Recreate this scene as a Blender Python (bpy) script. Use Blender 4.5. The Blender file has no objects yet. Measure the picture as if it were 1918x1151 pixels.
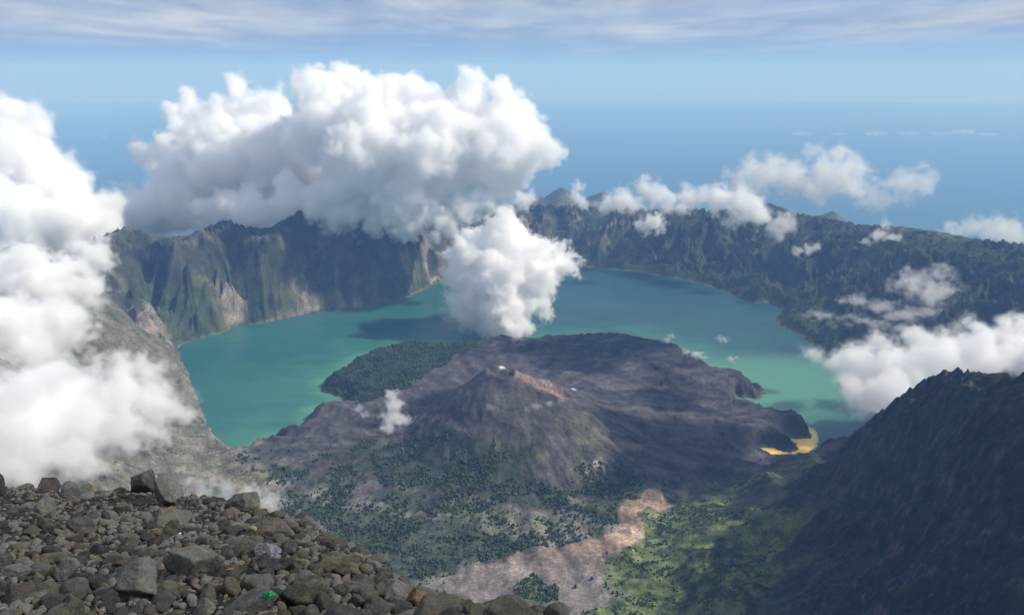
import bpy, math, time
import numpy as np
from mathutils import Vector, Euler
T0 = time.time()
def log(*a): print('[%.1fs]' % (time.time() - T0), *a)
Q = 1.0                                   # mesh detail factor
rng = np.random.default_rng(7)
sc = bpy.context.scene
COL = sc.collection
R = math.radians

# ------------------------------------------------------------------ camera
EYE = 1718.0                              # metres above the lake
PITCH = R(16.4)
FPX, CX, CY = 1505.0, 959.0, 575.5
cam = bpy.data.cameras.new('camera'); camo = bpy.data.objects.new('camera', cam); COL.objects.link(camo)
cam.sensor_width = 36.0; cam.lens = 36.0 * FPX / 1918.0
cam.clip_start = 0.2; cam.clip_end = 400000.0
camo.location = (0, 0, EYE); camo.rotation_euler = (math.pi / 2 - PITCH, 0, 0)
sc.camera = camo

def ray(px, py):
    x = (np.asarray(px, float) - CX) / FPX; u = -(np.asarray(py, float) - CY) / FPX
    c, s = math.cos(PITCH), math.sin(PITCH)
    return x, c + u * s, -s + u * c       # right, forward, up
def PZ(px, py, z):
    """point at height z seen in that direction"""
    x, y, w = ray(px, py); t = (np.asarray(z, float) - EYE) / w
    return x * t, y * t
def PD(px, py, depth):
    x, y, w = ray(px, py); t = depth / y
    return np.array([x * t, y * t, EYE + w * t])
def project(x, y, z):
    c, s = math.cos(PITCH), math.sin(PITCH)
    dz = z - EYE
    f = y * c - dz * s; u = y * s + dz * c
    return CX + FPX * x / f, CY - FPX * u / f

# ------------------------------------------------------------------ noise
def _perm(seed):
    r = np.random.default_rng(seed); return r.permutation(256).astype(np.int32)
def perlin2(x, y, seed=0):
    p = _perm(seed); x = np.asarray(x, np.float32); y = np.asarray(y, np.float32)
    xi = np.floor(x).astype(np.int32); yi = np.floor(y).astype(np.int32)
    xf = x - xi; yf = y - yi
    u = xf * xf * xf * (xf * (xf * 6 - 15) + 10); v = yf * yf * yf * (yf * (yf * 6 - 15) + 10)
    ga = np.linspace(0, 2 * np.pi, 256, endpoint=False).astype(np.float32); gx, gy = np.cos(ga), np.sin(ga)
    def g(ix, iy, dx, dy):
        h = p[(p[ix & 255] + iy) & 255]; return gx[h] * dx + gy[h] * dy
    a = g(xi, yi, xf, yf); b = g(xi + 1, yi, xf - 1, yf); c = g(xi, yi + 1, xf, yf - 1); d = g(xi + 1, yi + 1, xf - 1, yf - 1)
    return ((a + (b - a) * u) * (1 - v) + (c + (d - c) * u) * v) * 1.5
def fbm2(x, y, oct=5, seed=0, gain=.5):
    s = 0; a = 1.; t = 0
    for i in range(oct):
        s = s + a * perlin2(x * 2 ** i + 17.3 * i, y * 2 ** i - 9.1 * i, seed + i); t += a; a *= gain
    return s / t
def ridge2(x, y, oct=5, seed=0, gain=.5):
    s = 0; a = 1.; t = 0; w = 1.
    for i in range(oct):
        n = 1 - np.abs(perlin2(x * 2 ** i + 5.3 * i, y * 2 ** i + 3.1 * i, seed + i)); n = n * n * w
        w = np.clip(n * 1.6, 0, 1); s = s + a * n; t += a; a *= gain
    return s / t
_G3 = np.random.default_rng(3).normal(size=(256, 3)); _G3 = (_G3 / np.linalg.norm(_G3, axis=1)[:, None]).astype(np.float32)
def perlin3(P, seed=0):
    p = _perm(seed + 100); P = P.astype(np.float32)
    I = np.floor(P).astype(np.int32); F = P - I
    U = F * F * F * (F * (F * 6 - 15) + 10)
    out = np.zeros(len(P), np.float32)
    for dx in (0, 1):
        hx = p[(I[:, 0] + dx) & 255]; wx = U[:, 0] if dx else 1 - U[:, 0]
        for dy in (0, 1):
            hy = p[(hx + I[:, 1] + dy) & 255]; wy = wx * (U[:, 1] if dy else 1 - U[:, 1])
            for dz in (0, 1):
                h = p[(hy + I[:, 2] + dz) & 255]; g = _G3[h]
                d = g[:, 0] * (F[:, 0] - dx) + g[:, 1] * (F[:, 1] - dy) + g[:, 2] * (F[:, 2] - dz)
                out += wy * (U[:, 2] if dz else 1 - U[:, 2]) * d
    return out * 1.5
def sstep(a, b, x):
    t = np.clip((x - a) / (b - a), 0, 1); return t * t * (3 - 2 * t)

# ------------------------------------------------------------------ mesh / tagging helpers
def tag(o, label=None, cat=None, group=None, kind=None):
    if label: o['label'] = label
    if cat: o['category'] = cat
    if group: o['group'] = group
    if kind: o['kind'] = kind
    return o
def make_mesh(name, V, faces, mats=(), smooth=True, mat_index=None, color=None):
    """V (n,3); faces (m,3) or (m,4) int array"""
    me = bpy.data.meshes.new(name); V = np.ascontiguousarray(V, np.float32); faces = np.ascontiguousarray(faces, np.int32)
    me.vertices.add(len(V)); me.vertices.foreach_set('co', V.ravel())
    m, k = faces.shape
    me.loops.add(m * k); me.loops.foreach_set('vertex_index', faces.ravel())
    me.polygons.add(m); me.polygons.foreach_set('loop_start', np.arange(0, m * k, k, dtype=np.int32))
    me.polygons.foreach_set('loop_total', np.full(m, k, np.int32))
    for mt in mats: me.materials.append(mt)
    if mat_index is not None: me.polygons.foreach_set('material_index', np.ascontiguousarray(mat_index, np.int32))
    me.update(calc_edges=True)
    if smooth: me.polygons.foreach_set('use_smooth', np.ones(m, bool))
    if color is not None:
        ca = me.color_attributes.new('col', 'FLOAT_COLOR', 'POINT')
        c4 = np.ones((len(V), 4), np.float32); c4[:, :3] = color; ca.data.foreach_set('color', c4.ravel())
    me.validate(clean_customdata=False) if False else None
    return me
def link(name, me, parent=None, loc=(0, 0, 0)):
    o = bpy.data.objects.new(name, me); COL.objects.link(o); o.location = loc
    if parent: o.parent = parent
    return o

# ------------------------------------------------------------------ materials
class NT:
    def __init__(s, name):
        s.m = bpy.data.materials.new(name); s.m.use_nodes = True; s.t = s.m.node_tree; s.t.nodes.clear()
        s.out = s.t.nodes.new('ShaderNodeOutputMaterial')
    def n(s, typ, **kw):
        nd = s.t.nodes.new(typ)
        for k, v in kw.items():
            if k in nd.inputs: nd.inputs[k].default_value = v
            elif hasattr(nd, k): setattr(nd, k, v)
            else: nd.inputs[k.replace('_', ' ')].default_value = v
        return nd
    def l(s, a, b): s.t.links.new(a, b)
    def noise(s, scale, detail=6, rough=.55, vec=None, dist=0.):
        nd = s.n('ShaderNodeTexNoise', Scale=scale, Detail=detail, Roughness=rough, Distortion=dist)
        if vec is not None: s.l(vec, nd.inputs['Vector'])
        return nd.outputs['Fac']
    def ramp(s, fac, stops):
        nd = s.t.nodes.new('ShaderNodeValToRGB'); s.l(fac, nd.inputs[0]); e = nd.color_ramp.elements
        while len(e) < len(stops): e.new(.5)
        for q, (p, c) in zip(e, stops): q.position = p; q.color = (c if len(c) == 4 else (*c, 1)) if isinstance(c, tuple) else (c, c, c, 1)
        return nd.outputs[0]
    def mix(s, fac, a, b, mode='MIX'):
        nd = s.n('ShaderNodeMix', data_type='RGBA', blend_type=mode)
        for sock, v in ((nd.inputs[0], fac), (nd.inputs[6], a), (nd.inputs[7], b)):
            if isinstance(v, (float, int)): sock.default_value = v
            elif isinstance(v, tuple): sock.default_value = (*v, 1)
            else: s.l(v, sock)
        return nd.outputs[2]
def volume_mat(name, density, color, g, absorb=None):
    t = NT(name); pv = t.n('ShaderNodeVolumePrincipled', Density=density, Anisotropy=g)
    pv.inputs['Color'].default_value = (*color, 1)
    if absorb: pv.inputs['Absorption Color'].default_value = (*absorb, 1)
    t.l(pv.outputs[0], t.out.inputs['Volume']); return t.m
def terrain_mat(name, rough=.95, fine=(.02, .11), bump=6., contrast=(.42, 1.65)):
    t = NT(name); pos = t.n('ShaderNodeNewGeometry').outputs['Position']
    at = t.n('ShaderNodeAttribute', attribute_name='col').outputs['Color']
    a = t.noise(fine[0], 8, .62, pos); b = t.noise(fine[1], 5, .6, pos)
    ra = t.ramp(a, [(.28, contrast[0]), (.72, contrast[1])]); rb = t.ramp(b, [(.3, .55), (.7, 1.5)])
    c = t.mix(1., at, ra, 'MULTIPLY'); c = t.mix(1., c, rb, 'MULTIPLY')
    bs = t.n('ShaderNodeBsdfPrincipled', Roughness=rough); bs.inputs['Specular IOR Level'].default_value = .15
    t.l(c, bs.inputs['Base Color'])
    bp = t.n('ShaderNodeBump', Strength=.8, Distance=bump); t.l(a, bp.inputs['Height']); t.l(bp.outputs[0], bs.inputs['Normal'])
    t.l(bs.outputs[0], t.out.inputs[0]); return t.m

# ------------------------------------------------------------------ traced outlines, laid on the ground
shore_px = [(452,856),(420,836),(400,815),(385,790),(370,750),(352,700),(338,672),(332,652),(350,640),(420,622),(440,611),(485,606),(560,592),(600,586),(640,583),(700,572),(730,566),
 (765,556),(800,540),(830,522),(900,505),(1000,498),(1080,499),(1120,503),(1160,505),(1200,509),(1235,516),(1270,521),(1320,533),(1360,546),(1392,560),(1412,568),(1445,566),(1466,578),
 (1452,596),(1462,610),(1500,628),(1535,655),(1570,700),(1610,745),(1640,785),(1600,815),(1570,828),(1545,830),(1530,838),(1509,849),(1445,850),(1426,839),(1434,838),(1453,842),(1478,845),
 (1492,841),(1493,831),(1481,821),(1500,821),(1514,820),(1520,814),(1516,804),(1509,791),(1487,784),(1465,784),(1443,778),(1421,766),(1400,758),(1390,762),(1378,753),(1382,744),(1421,746),
 (1433,735),(1412,733),(1433,730),(1426,723),(1409,722),(1396,709),(1371,702),(1343,699),(1328,691),(1309,678),(1259,655),(1181,640),(1140,640),(1118,638),(1080,642),(1043,642),(1010,640),
 (993,645),(952,642),(924,645),(893,652),(855,656),(780,655),(736,659),(689,668),(674,676),(652,686),(646,697),(610,712),(602,734),(627,739),(646,744),(648,760),(611,764),(589,771),
 (578,780),(560,803),(545,815),(512,822),(508,832),(480,840),(455,848)]
shore = np.array([PZ(a, b, 0.) for a, b in shore_px])
def dens_poly(P, n=6):
    out = []
    for i in range(len(P)):
        a, b = P[i], P[(i + 1) % len(P)]
        for k in range(n): out.append(a + (b - a) * k / n)
    return np.array(out)
def inside(poly, x, y):
    c = np.zeros(x.shape, bool); n = len(poly); j = n - 1
    for i in range(n):
        xi, yi = poly[i]; xj, yj = poly[j]
        if yi != yj:
            c ^= ((yi > y) != (yj > y)) & (x < (xj - xi) * (y - yi) / (yj - yi) + xi)
        j = i
    return c
def sdist(poly, x, y):
    """signed distance, positive inside"""
    x = np.asarray(x, np.float32); y = np.asarray(y, np.float32)
    d = np.full(x.shape, 1e12, np.float32); n = len(poly)
    for i in range(n):
        ax, ay = poly[i]; bx, by = poly[(i + 1) % n]; ex, ey = bx - ax, by - ay; L = ex * ex + ey * ey + 1e-9
        t = np.clip(((x - ax) * ex + (y - ay) * ey) / L, 0, 1)
        d = np.minimum(d, (x - ax - t * ex) ** 2 + (y - ay - t * ey) ** 2)
    d = np.sqrt(d); return np.where(inside(poly, x, y), d, -d)
river = np.array([PZ(a, b, 60) for a, b in [(1207,918),(1225,924),(1262,937),(1237,953),(1206,958),(1192,964),(1203,983),(1206,1009),(1180,1032),(1131,1051),(1123,1083),(1128,1112),(1145,1165),
 (1040,1175),(850,1175),(835,1100),(862,1080),(1006,1037),(1047,1029),(1108,1018),(1152,1002),(1166,983),(1156,960),(1162,944),(1196,937)]])
bar_wood = np.array([PZ(a, b, 90) for a, b in [(962,1098),(985,1078),(1005,1072),(1020,1092),(1047,1100),(1050,1132),(1020,1140),(975,1128)]])
wood_dense = [np.array([PZ(a, b, z) for a, b in pl]) for z, pl in (
 (25, [(604,718),(612,702),(648,684),(690,660),(780,650),(890,650),(900,662),(850,690),(800,715),(762,748),(730,752),(700,758),(650,757),(645,740),(606,734)]),
 (50, [(560,935),(600,965),(700,965),(820,985),(880,975),(900,1000),(930,1010),(1010,1030),(980,1050),(880,1072),(800,1100),(700,1100),(600,1010),(520,940)]),
 (40, [(470,880),(560,888),(600,905),(690,870),(640,860),(690,835),(770,838),(830,850),(900,880),(940,905),(900,935),(800,925),(700,905),(600,918),(520,905)]),
 (60, [(905,890),(935,870),(975,885),(1010,925),(1060,935),(1080,965),(1000,960),(940,945),(900,925)]),
 (60, [(1100,915),(1130,905),(1170,880),(1205,895),(1208,925),(1170,940),(1155,960),(1165,985),(1130,990),(1060,965),(1100,945)]),
 (60, [(680,920),(780,925),(850,950),(880,970),(830,975),(760,960),(690,945)]))]

# ------------------------------------------------------------------ control points: (px, py, height above lake, kind)
#   W wall, L lava, F valley floor, G green ridge, D dark mountain, B brown slope, O outside
cp = [
 # island and cone skirts
 (760,752,75,'L'),(850,805,85,'L'),(930,855,70,'L'),(1000,905,55,'L'),(1120,860,95,'L'),(1190,905,45,'L'),(1110,765,150,'L'),(1200,745,125,'L'),(1300,740,55,'L'),(1400,800,35,'L'),
 (1250,700,60,'L'),(1150,662,55,'L'),(1110,640,62,'L'),(1165,640,62,'L'),(1020,640,72,'L'),(950,648,62,'L'),(800,665,22,'L'),(700,690,18,'L'),(650,725,10,'L'),(690,800,25,'L'),(600,830,10,'L'),(530,852,8,'L'),
 (1470,815,12,'L'),(1440,864,6,'L'),(1500,862,14,'L'),(1475,870,20,'L'),(1330,850,45,'L'),(1250,880,40,'L'),(1350,780,60,'L'),(1300,900,35,'L'),(1400,860,16,'L'),(1220,830,85,'L'),(1075,705,150,'L'),(1140,700,105,'L'),(850,720,90,'L'),
 (1380,720,25,'L'),
 # valley
 (560,915,18,'F'),(700,890,35,'F'),(700,1000,50,'F'),(850,1000,55,'F'),(1000,1000,52,'F'),(1130,970,45,'F'),(1220,940,30,'F'),(1175,990,42,'F'),(1100,1040,55,'F'),(950,1080,85,'F'),(1120,1120,100,'F'),
 (700,1090,95,'F'),(850,1140,120,'F'),(620,950,30,'F'),(1000,940,45,'F'),(1140,915,50,'F'),(500,880,15,'F'),(1000,1160,130,'F'),
 # left brown slope
 (450,860,8,'B'),(560,940,30,'B'),(400,850,60,'B'),(370,770,45,'B'),(345,715,50,'B'),(310,665,110,'B'),(270,620,210,'B'),(225,575,330,'B'),(190,545,430,'B'),(150,520,520,'B'),(300,800,170,'B'),(330,850,150,'B'),(250,720,260,'B'),
 (200,850,330,'B'),(100,700,540,'B'),(0,700,720,'B'),(0,900,700,'B'),(300,900,230,'B'),(400,905,110,'B'),(430,960,110,'B'),(540,990,80,'B'),(-200,800,900,'B'),(-200,600,850,'B'),(0,580,720,'B'),(60,560,640,'B'),(-300,1000,1000,'B'),(100,950,560,'B'),(300,1000,330,'B'),(480,1050,200,'B'),
 # right lower shelf
 (1470,590,25,'W'),(1500,598,45,'W'),(1600,575,110,'W'),(1560,620,60,'W'),(1700,590,170,'W'),(1750,640,140,'W'),(1650,680,60,'W'),(1850,620,260,'W'),(1900,720,200,'W'),(1700,740,70,'W'),(1400,545,60,'W'),
 # green ridge
 (1262,934,62,'G'),(1330,908,105,'G'),(1400,880,150,'G'),(1480,856,205,'D'),(1560,836,280,'D'),(1240,985,70,'G'),(1300,960,105,'G'),(1250,1040,90,'G'),(1340,1010,145,'G'),(1300,1100,140,'G'),(1200,1060,75,'G'),(1210,1120,100,'G'),(1380,960,170,'G'),(1440,1000,200,'G'),
 (1420,925,190,'D'),(1400,1060,185,'G'),(1340,1080,165,'G'),(1370,1120,190,'G'),(1250,1150,120,'G'),(1150,1150,115,'G'),
 # dark mountain
 (1600,812,370,'D'),(1630,785,460,'D'),(1660,760,560,'D'),(1720,716,740,'D'),(1790,691,860,'D'),(1850,700,890,'D'),(1918,700,940,'D'),(2050,690,1030,'D'),(2300,600,1200,'D'),
 (1500,930,240,'D'),(1560,880,310,'D'),(1500,1010,245,'D'),(1460,1110,250,'D'),(1600,1000,360,'D'),(1600,1120,410,'D'),(1700,900,540,'D'),(1800,1000,640,'D'),(1900,1100,740,'D'),(1750,1120,570,'D'),(1850,850,790,'D'),(1780,780,750,'D'),(2000,1000,880,'D'),
]
cpw = []                                  # (x, y, z, kind)
for a, b, z, k in cp:
    x, y = PZ(a, b, z); cpw.append((float(x), float(y), z, k))
# beyond the dark crest the ground falls away towards the lake basin
for a, b, z, dz, dr in ((1600,812,370,200,330),(1660,760,560,330,400),(1720,716,740,420,450),(1790,691,860,480,480),(1918,700,940,520,520),(2050,690,1030,520,520),(1480,856,205,120,260),(1560,836,280,180,300)):
    x, y = PZ(a, b, z); L = math.hypot(x, y); cpw.append((x * (1 + dr / L), y * (1 + dr / L), z - dz, 'D'))
    cpw.append((x * (1 + 2.2 * dr / L), y * (1 + 2.2 * dr / L), max(30, z - 1.9 * dz), 'D'))
# ground under and near the summit
for azd in (-60, -40, -20, 0, 20, 40, 60):
    for rr, z in ((60, 1630), (240, 1400), (600, 1040), (1000, 720 + (100 if azd >= 40 else 0) + (120 if azd < -25 else 0))):
        cpw.append((rr * math.sin(R(azd)), rr * math.cos(R(azd)), z, 'D' if azd > 0 else 'B'))
# caldera rim: pixels with height; walls go down to the nearest shore
rim_px = [(60,470,700),(140,455,690),(195,440,665),(240,425,665),(262,432,655),(300,443,640),(350,441,630),(385,425,655),(425,410,675),(455,423,650),(500,428,650),(560,395,700),(590,392,690),(650,412,640),(700,415,600),(760,412,560),(820,402,520),(880,398,490),
 (940,392,470),(1000,384,455),(1050,374,470),(1100,385,440),(1150,392,430),(1200,398,430),(1270,396,440),(1340,398,450),(1400,392,470),(1450,384,500),(1520,402,500),(1600,416,505),(1640,422,510),(1700,424,530),(1800,440,545),(1918,456,560),(2080,470,600),(2300,480,700)]
CEN = np.array(PZ(960, 600, 0))
rimw = []
for a, b, z in rim_px:
    x, y = PZ(a, b, z); x = float(x); y = float(y); rimw.append((x, y, z)); cpw.append((x, y, z, 'W'))
    d = np.hypot(shore[:, 0] - x, shore[:, 1] - y); far = (shore[:, 1] > 4600) ; d = np.where(far, d, 1e9); s = shore[np.argmin(d)]
    if 0 < a < 1950:
        for t, f in ((.25, .2), (.5, .46), (.75, .76)):
            cpw.append((s[0] + (x - s[0]) * t, s[1] + (y - s[1]) * t, z * f, 'W'))
    vx, vy = x - CEN[0], y - CEN[1]; L = math.hypot(vx, vy)
    for dr, dz in ((500, 160), (1500, 520), (4000, 1350), (9000, 2150)):
        cpw.append((x + vx / L * dr, y + vy / L * dr, z - dz, 'O'))
for a in np.linspace(-60, 75, 16):
    cpw.append((26000 * math.sin(R(a)), 26000 * math.cos(R(a)), -2150, 'O'))
cpx = np.array([c[:2] for c in cpw], np.float64); cpz = np.array([c[2] for c in cpw]); kinds = 'WLFGDBO'
ck = np.array([[1. if c[3] == k else 0. for k in kinds] for c in cpw], np.float32)
# multiquadric interpolation
C2 = 110. ** 2
def phi(d2): return np.sqrt(d2 + C2)
D2 = ((cpx[:, None] - cpx[None]) ** 2).sum(-1)
A = phi(D2) / 1000. - np.eye(len(cpx)) * .012
n = len(cpx); M = np.zeros((n + 1, n + 1)); M[:n, :n] = A; M[:n, n] = 1; M[n, :n] = 1
sol = np.linalg.solve(M, np.append(cpz, 0.)); wts, w0 = sol[:n].astype(np.float32), sol[n]
def base_height(x, y):
    out = np.empty(x.size, np.float32); xf = x.ravel().astype(np.float32); yf = y.ravel().astype(np.float32)
    for i in range(0, x.size, 60000):
        d2 = (xf[i:i+60000, None] - cpx[None, :, 0].astype(np.float32)) ** 2 + (yf[i:i+60000, None] - cpx[None, :, 1].astype(np.float32)) ** 2
        out[i:i+60000] = (np.sqrt(d2 + np.float32(C2)) / 1000.) @ wts + w0
    return out.reshape(x.shape)
def class_masks(x, y):
    out = np.empty((x.size, len(kinds)), np.float32); xf = x.ravel().astype(np.float32); yf = y.ravel().astype(np.float32)
    for i in range(0, x.size, 60000):
        d2 = (xf[i:i+60000, None] - cpx[None, :, 0].astype(np.float32)) ** 2 + (yf[i:i+60000, None] - cpx[None, :, 1].astype(np.float32)) ** 2
        w = 1. / (d2 + 400.) ** 2; out[i:i+60000] = (w @ ck) / w.sum(1)[:, None]
    return out.reshape(x.shape + (len(kinds),))

# both are smooth: sample them once on a coarse fan and look them up
_ca = np.radians(np.linspace(-54, 70, 400)); _cr = np.geomspace(60, 30000, 560)
_cA, _cR = np.meshgrid(_ca, _cr); _cx, _cy = _cR * np.sin(_cA), _cR * np.cos(_cA)
_HB = base_height(_cx, _cy); _MM = class_masks(_cx, _cy)
def lookup(T, x, y):
    a = np.clip((np.arctan2(x, y) - _ca[0]) / (_ca[1] - _ca[0]), 0, len(_ca) - 1.001); r = np.clip(np.log(np.hypot(x, y) / 60.) / math.log(_cr[1] / _cr[0]), 0, len(_cr) - 1.001)
    i = r.astype(np.int32); j = a.astype(np.int32); fi = (r - i).astype(np.float32); fj = (a - j).astype(np.float32)
    if T.ndim == 3: fi = fi[..., None]; fj = fj[..., None]
    return T[i, j] * (1 - fi) * (1 - fj) + T[i + 1, j] * fi * (1 - fj) + T[i, j + 1] * (1 - fi) * fj + T[i + 1, j + 1] * fi * fj
# cone of the young volcano
AP = np.array(PZ(928, 690, 385)); SC0 = np.array(PZ(972, 694, 340)); SC1 = np.array(PZ(1062, 742, 215))
P_FAR = [(1050,350,12500,520),(1130,356,12800,560),(1010,362,12600,500),(1440,377,9600,520),(1560,394,10200,380),(1460,384,9800,400)]
def height(x, y, masks=None):
    wx = fbm2(x / 700, y / 700, 4, 11) * 90; wy = fbm2(x / 700 + 50, y / 700 + 20, 4, 12) * 90
    hb = lookup(_HB, x, y)
    m = lookup(_MM, x + wx * .8 + fbm2(x / 90, y / 90, 4, 5) * 60, y + wy * .8 + fbm2(x / 90 + 7, y / 90, 4, 6) * 60) if masks is None else masks
    W, L, F, G, D, B, O = [m[..., i] for i in range(7)]
    # cone
    dx, dy = x - AP[0], y - AP[1]; r = np.hypot(dx, dy); th = np.arctan2(dy, dx)
    rr = r * (1 - .30 * np.clip(dx / (r + 1), 0, 1) ** 1.5 + .30 * np.clip(-dx / (r + 1), 0, 1) ** 1.2 + .05 * np.sin(th * 3 + .6) + .05 * perlin2(np.cos(th) * 2, np.sin(th) * 2, 4))
    cone = 75 + 345 * np.clip(1 - rr / 560, 0, 1) ** 1.12
    gul = (ridge2(x / 190 + wx / 120, y / 330 + wy / 200, 4, 31) - .4) * 18 * sstep(60, 300, r) * (1 - sstep(1100, 1700, r))
    cone = cone - gul
    cone = np.minimum(cone, 372 + perlin2(x / 30, y / 30, 38) * 9 - 14 * np.clip(dx / 80, -1, 1)); rc_ = np.hypot(dx - 25, dy + 5)
    cone = np.where(rc_ < 62, cone - np.minimum((62 - rc_) * 1.2, 45), cone)
    cone = cone - (ridge2(th * 5.1 + wx / 260, r / 1400., 4, 35) - .35) * 22 * sstep(350, 700, r) * (1 - sstep(1000, 1500, r)) + perlin2(x / 35, y / 35, 36) * 5
    s = 20.; hl = np.maximum(hb, cone) + s * np.exp(-np.abs(hb - cone) / s) * .5
    hb = np.where(r < 2200, hl, hb)
    # long scar on the flank
    ex, ey = SC1 - SC0; LL = math.hypot(ex, ey); t = ((x - SC0[0]) * ex + (y - SC0[1]) * ey) / LL ** 2
    dd = ((x - SC0[0]) * ey - (y - SC0[1]) * ex) / LL; scar = sstep(-.1, .05, t) * (1 - sstep(.9, 1.1, t)) * np.exp(-((dd - 85) / 68) ** 2)
    hb = hb - scar * 24 + 10 * np.exp(-((np.abs(dd - 70) - 95) / 40) ** 2) * sstep(-.1, .1, t) * (1 - sstep(.8, 1.1, t))
    # caldera walls: spurs and gullies running down to the lake
    ph = np.arctan2(x - CEN[0], y - CEN[1]); rc = np.hypot(x - CEN[0], y - CEN[1])
    hn = np.clip(hb / 450., 0, 1.2)
    wb = np.clip(W * 1.3, 0, 1) * sstep(5, 120, hb)
    sp = ridge2(ph * 5.5 + wx / 500, rc / 3800. + wy / 900, 5, 41, .55) - .42
    sp2 = ridge2(ph * 19 + wx / 260, rc / 1500. + wy / 500, 4, 47, .55) - .42
    envl = np.sin(np.clip(hn, 0, 1) * np.pi) * .75 + .25
    h = hb + wb * (sp * 95 * envl + sp2 * 22 * envl + (ridge2(x / 330 + wx / 120, y / 330 + wy / 120, 7, 52, .66) - .4) * 250 * (.4 + .6 * envl))
    # brown slope, green ridge, dark mountain
    h += B * sstep(5, 80, hb) * ((ridge2(ph * 26 + wx / 300, rc / 1500. + wy / 600, 5, 61) - .42) * 60 + fbm2(x / 160, y / 160, 5, 63) * 22)
    h += G * sstep(60, 200, hb) * ((ridge2(x / 330 + wx / 300, y / 420 + wy / 300, 6, 71) - .42) * 120 + fbm2(x / 70, y / 70, 4, 73) * 12)
    dm = D * sstep(150, 420, hb)
    u = (x * .83 - y * .55); v = (x * .55 + y * .83)
    h += dm * ((ridge2(u / 420 + wx / 260, v / 240 + wy / 260, 6, 81, .58) - .42) * 125 + (ridge2(x / 60, y / 60, 4, 87) - .4) * 24)
    # lava flows on the island, fine relief on the valley
    h += L * sstep(5, 60, hb) * ((ridge2(x / 330 + wx / 150, y / 250 + wy / 150, 5, 91) - .42) * 30 * (1 - .6 * np.exp(-r / 500)) + fbm2(x / 60, y / 60, 4, 93) * 6)
    h += F * fbm2(x / 120, y / 120, 5, 95) * 7
    h += O * (ridge2(x / 2600, y / 2600, 6, 97) - .4) * 420 * sstep(-1600, -300, hb)
    for px, py, dep, wid in P_FAR:
        c = PD(px, py, dep); q = np.hypot(x - c[0], y - c[1]) / wid
        hh = c[2] - q * wid * .55 + (ridge2(x / 900 + 3, y / 900, 5, 99) - .5) * 160 * np.minimum(q, 1)
        h = np.where(q < 4, np.maximum(h, hh), h)
    # lake bed and shore ramp
    sx = x + fbm2(x / 55, y / 55, 4, 101) * 26; sy = y + fbm2(x / 55 + 9, y / 55, 4, 102) * 34
    sd = np.full(x.shape, -9e3, np.float32); near = (np.abs(x) < 4600) & (y > 2700) & (y < 8200)
    sd[near] = sdist(shore, sx[near], sy[near])
    land = np.maximum(h, 3.) * sstep(-5, 90, -sd) ** .8 + .02 * np.minimum(-sd, 300) + .5
    for px, py in ((1425,868),(1450,866),(1480,864),(1510,860)):
        e = PZ(px, py, 0); f_ = np.exp(-((x - e[0]) ** 2 + (y - e[1]) ** 2) / 120. ** 2); land = land * (1 - .9 * f_) + 1.5 * f_
    h = np.where(sd > 0, -np.minimum(sd * .25, 40) - .5, np.where(near & (sd > -400), land, h))
    return h, sd, m, scar, r, th, (wx, wy)

# ------------------------------------------------------------------ terrain fan
def fan():
    az = np.concatenate([np.linspace(-50, -34, int(40 * Q), endpoint=False), np.linspace(-34, 34, int(1150 * Q), endpoint=False), np.linspace(34, 66, int(130 * Q))])
    rr = np.concatenate([np.linspace(70, 1000, int(110 * Q), endpoint=False), np.linspace(1000, 2500, int(300 * Q), endpoint=False), np.linspace(2500, 5200, int(300 * Q), endpoint=False),
                         np.linspace(5200, 9000, int(360 * Q), endpoint=False), np.geomspace(9000, 27000, int(110 * Q))])
    a, r_ = np.meshgrid(np.radians(az), rr)
    return (r_ * np.sin(a)).astype(np.float32), (r_ * np.cos(a)).astype(np.float32)
GX, GY = fan(); log('fan', GX.shape)
H, SD, MK, SCAR, RC_, TH_, (WX, WY) = height(GX, GY); log('height')
# slope and facing, from the grid itself
def normals(X, Y, Z):
    dxu, dyu, dzu = [np.gradient(a, axis=1) for a in (X, Y, Z)]; dxv, dyv, dzv = [np.gradient(a, axis=0) for a in (X, Y, Z)]
    nx = dyu * dzv - dzu * dyv; ny = dzu * dxv - dxu * dzv; nz = dxu * dyv - dyu * dxv
    l = np.sqrt(nx * nx + ny * ny + nz * nz) + 1e-9; s = np.sign(nz); return nx / l * s, ny / l * s, nz / l * s
# settle the crest lines on their measured bearings
def calibrate(region, poly, span=.12, win=31):
    P = np.array(poly, float); X, Y, Wz = ray(P[:, 0], P[:, 1]); pa = np.arctan2(X, Y); pt = Wz / np.hypot(X, Y); o = np.argsort(pa); pa, pt = pa[o], pt[o]
    tan = (H - EYE) / RRc[:, None]; tm = np.where(region > .5, tan, -9); cur = tm.max(0); ok = (AZc >= pa[0]) & (AZc <= pa[-1]) & (cur > -5)
    dl = np.where(ok, np.clip(np.interp(AZc, pa, pt) - cur, -.05, .05), 0.); dl = np.interp(np.arange(len(AZc)), np.where(ok)[0], dl[ok])
    k = np.hanning(win + 2)[1:-1]; k /= k.sum(); dl = np.convolve(np.pad(dl, win // 2, mode='edge'), k, 'valid')
    fade = sstep(pa[0] - .06, pa[0], AZc) * (1 - sstep(pa[-1], pa[-1] + .2, AZc))
    wt = sstep(0, 1, 1 - (cur[None] - tan) / span) * sstep(.35, .8, region) * sstep(20, 140, H); log('calibrate', np.abs(dl[ok]).max())
    return H + (dl * fade)[None] * RRc[:, None] * wt
AZc = np.arctan2(GX[0], GY[0]); RRc = np.hypot(GX[:, 0], GY[:, 0])
def blurmask(m, k=9):
    w_ = np.hanning(k + 2)[1:-1]; w_ /= w_.sum(); m = np.pad(m, k // 2, mode='edge')
    m = sum(w_[i] * m[i:i + m.shape[0] - k + 1] for i in range(k)); return sum(w_[i] * m[:, i:i + m.shape[1] - k + 1] for i in range(k))
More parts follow.
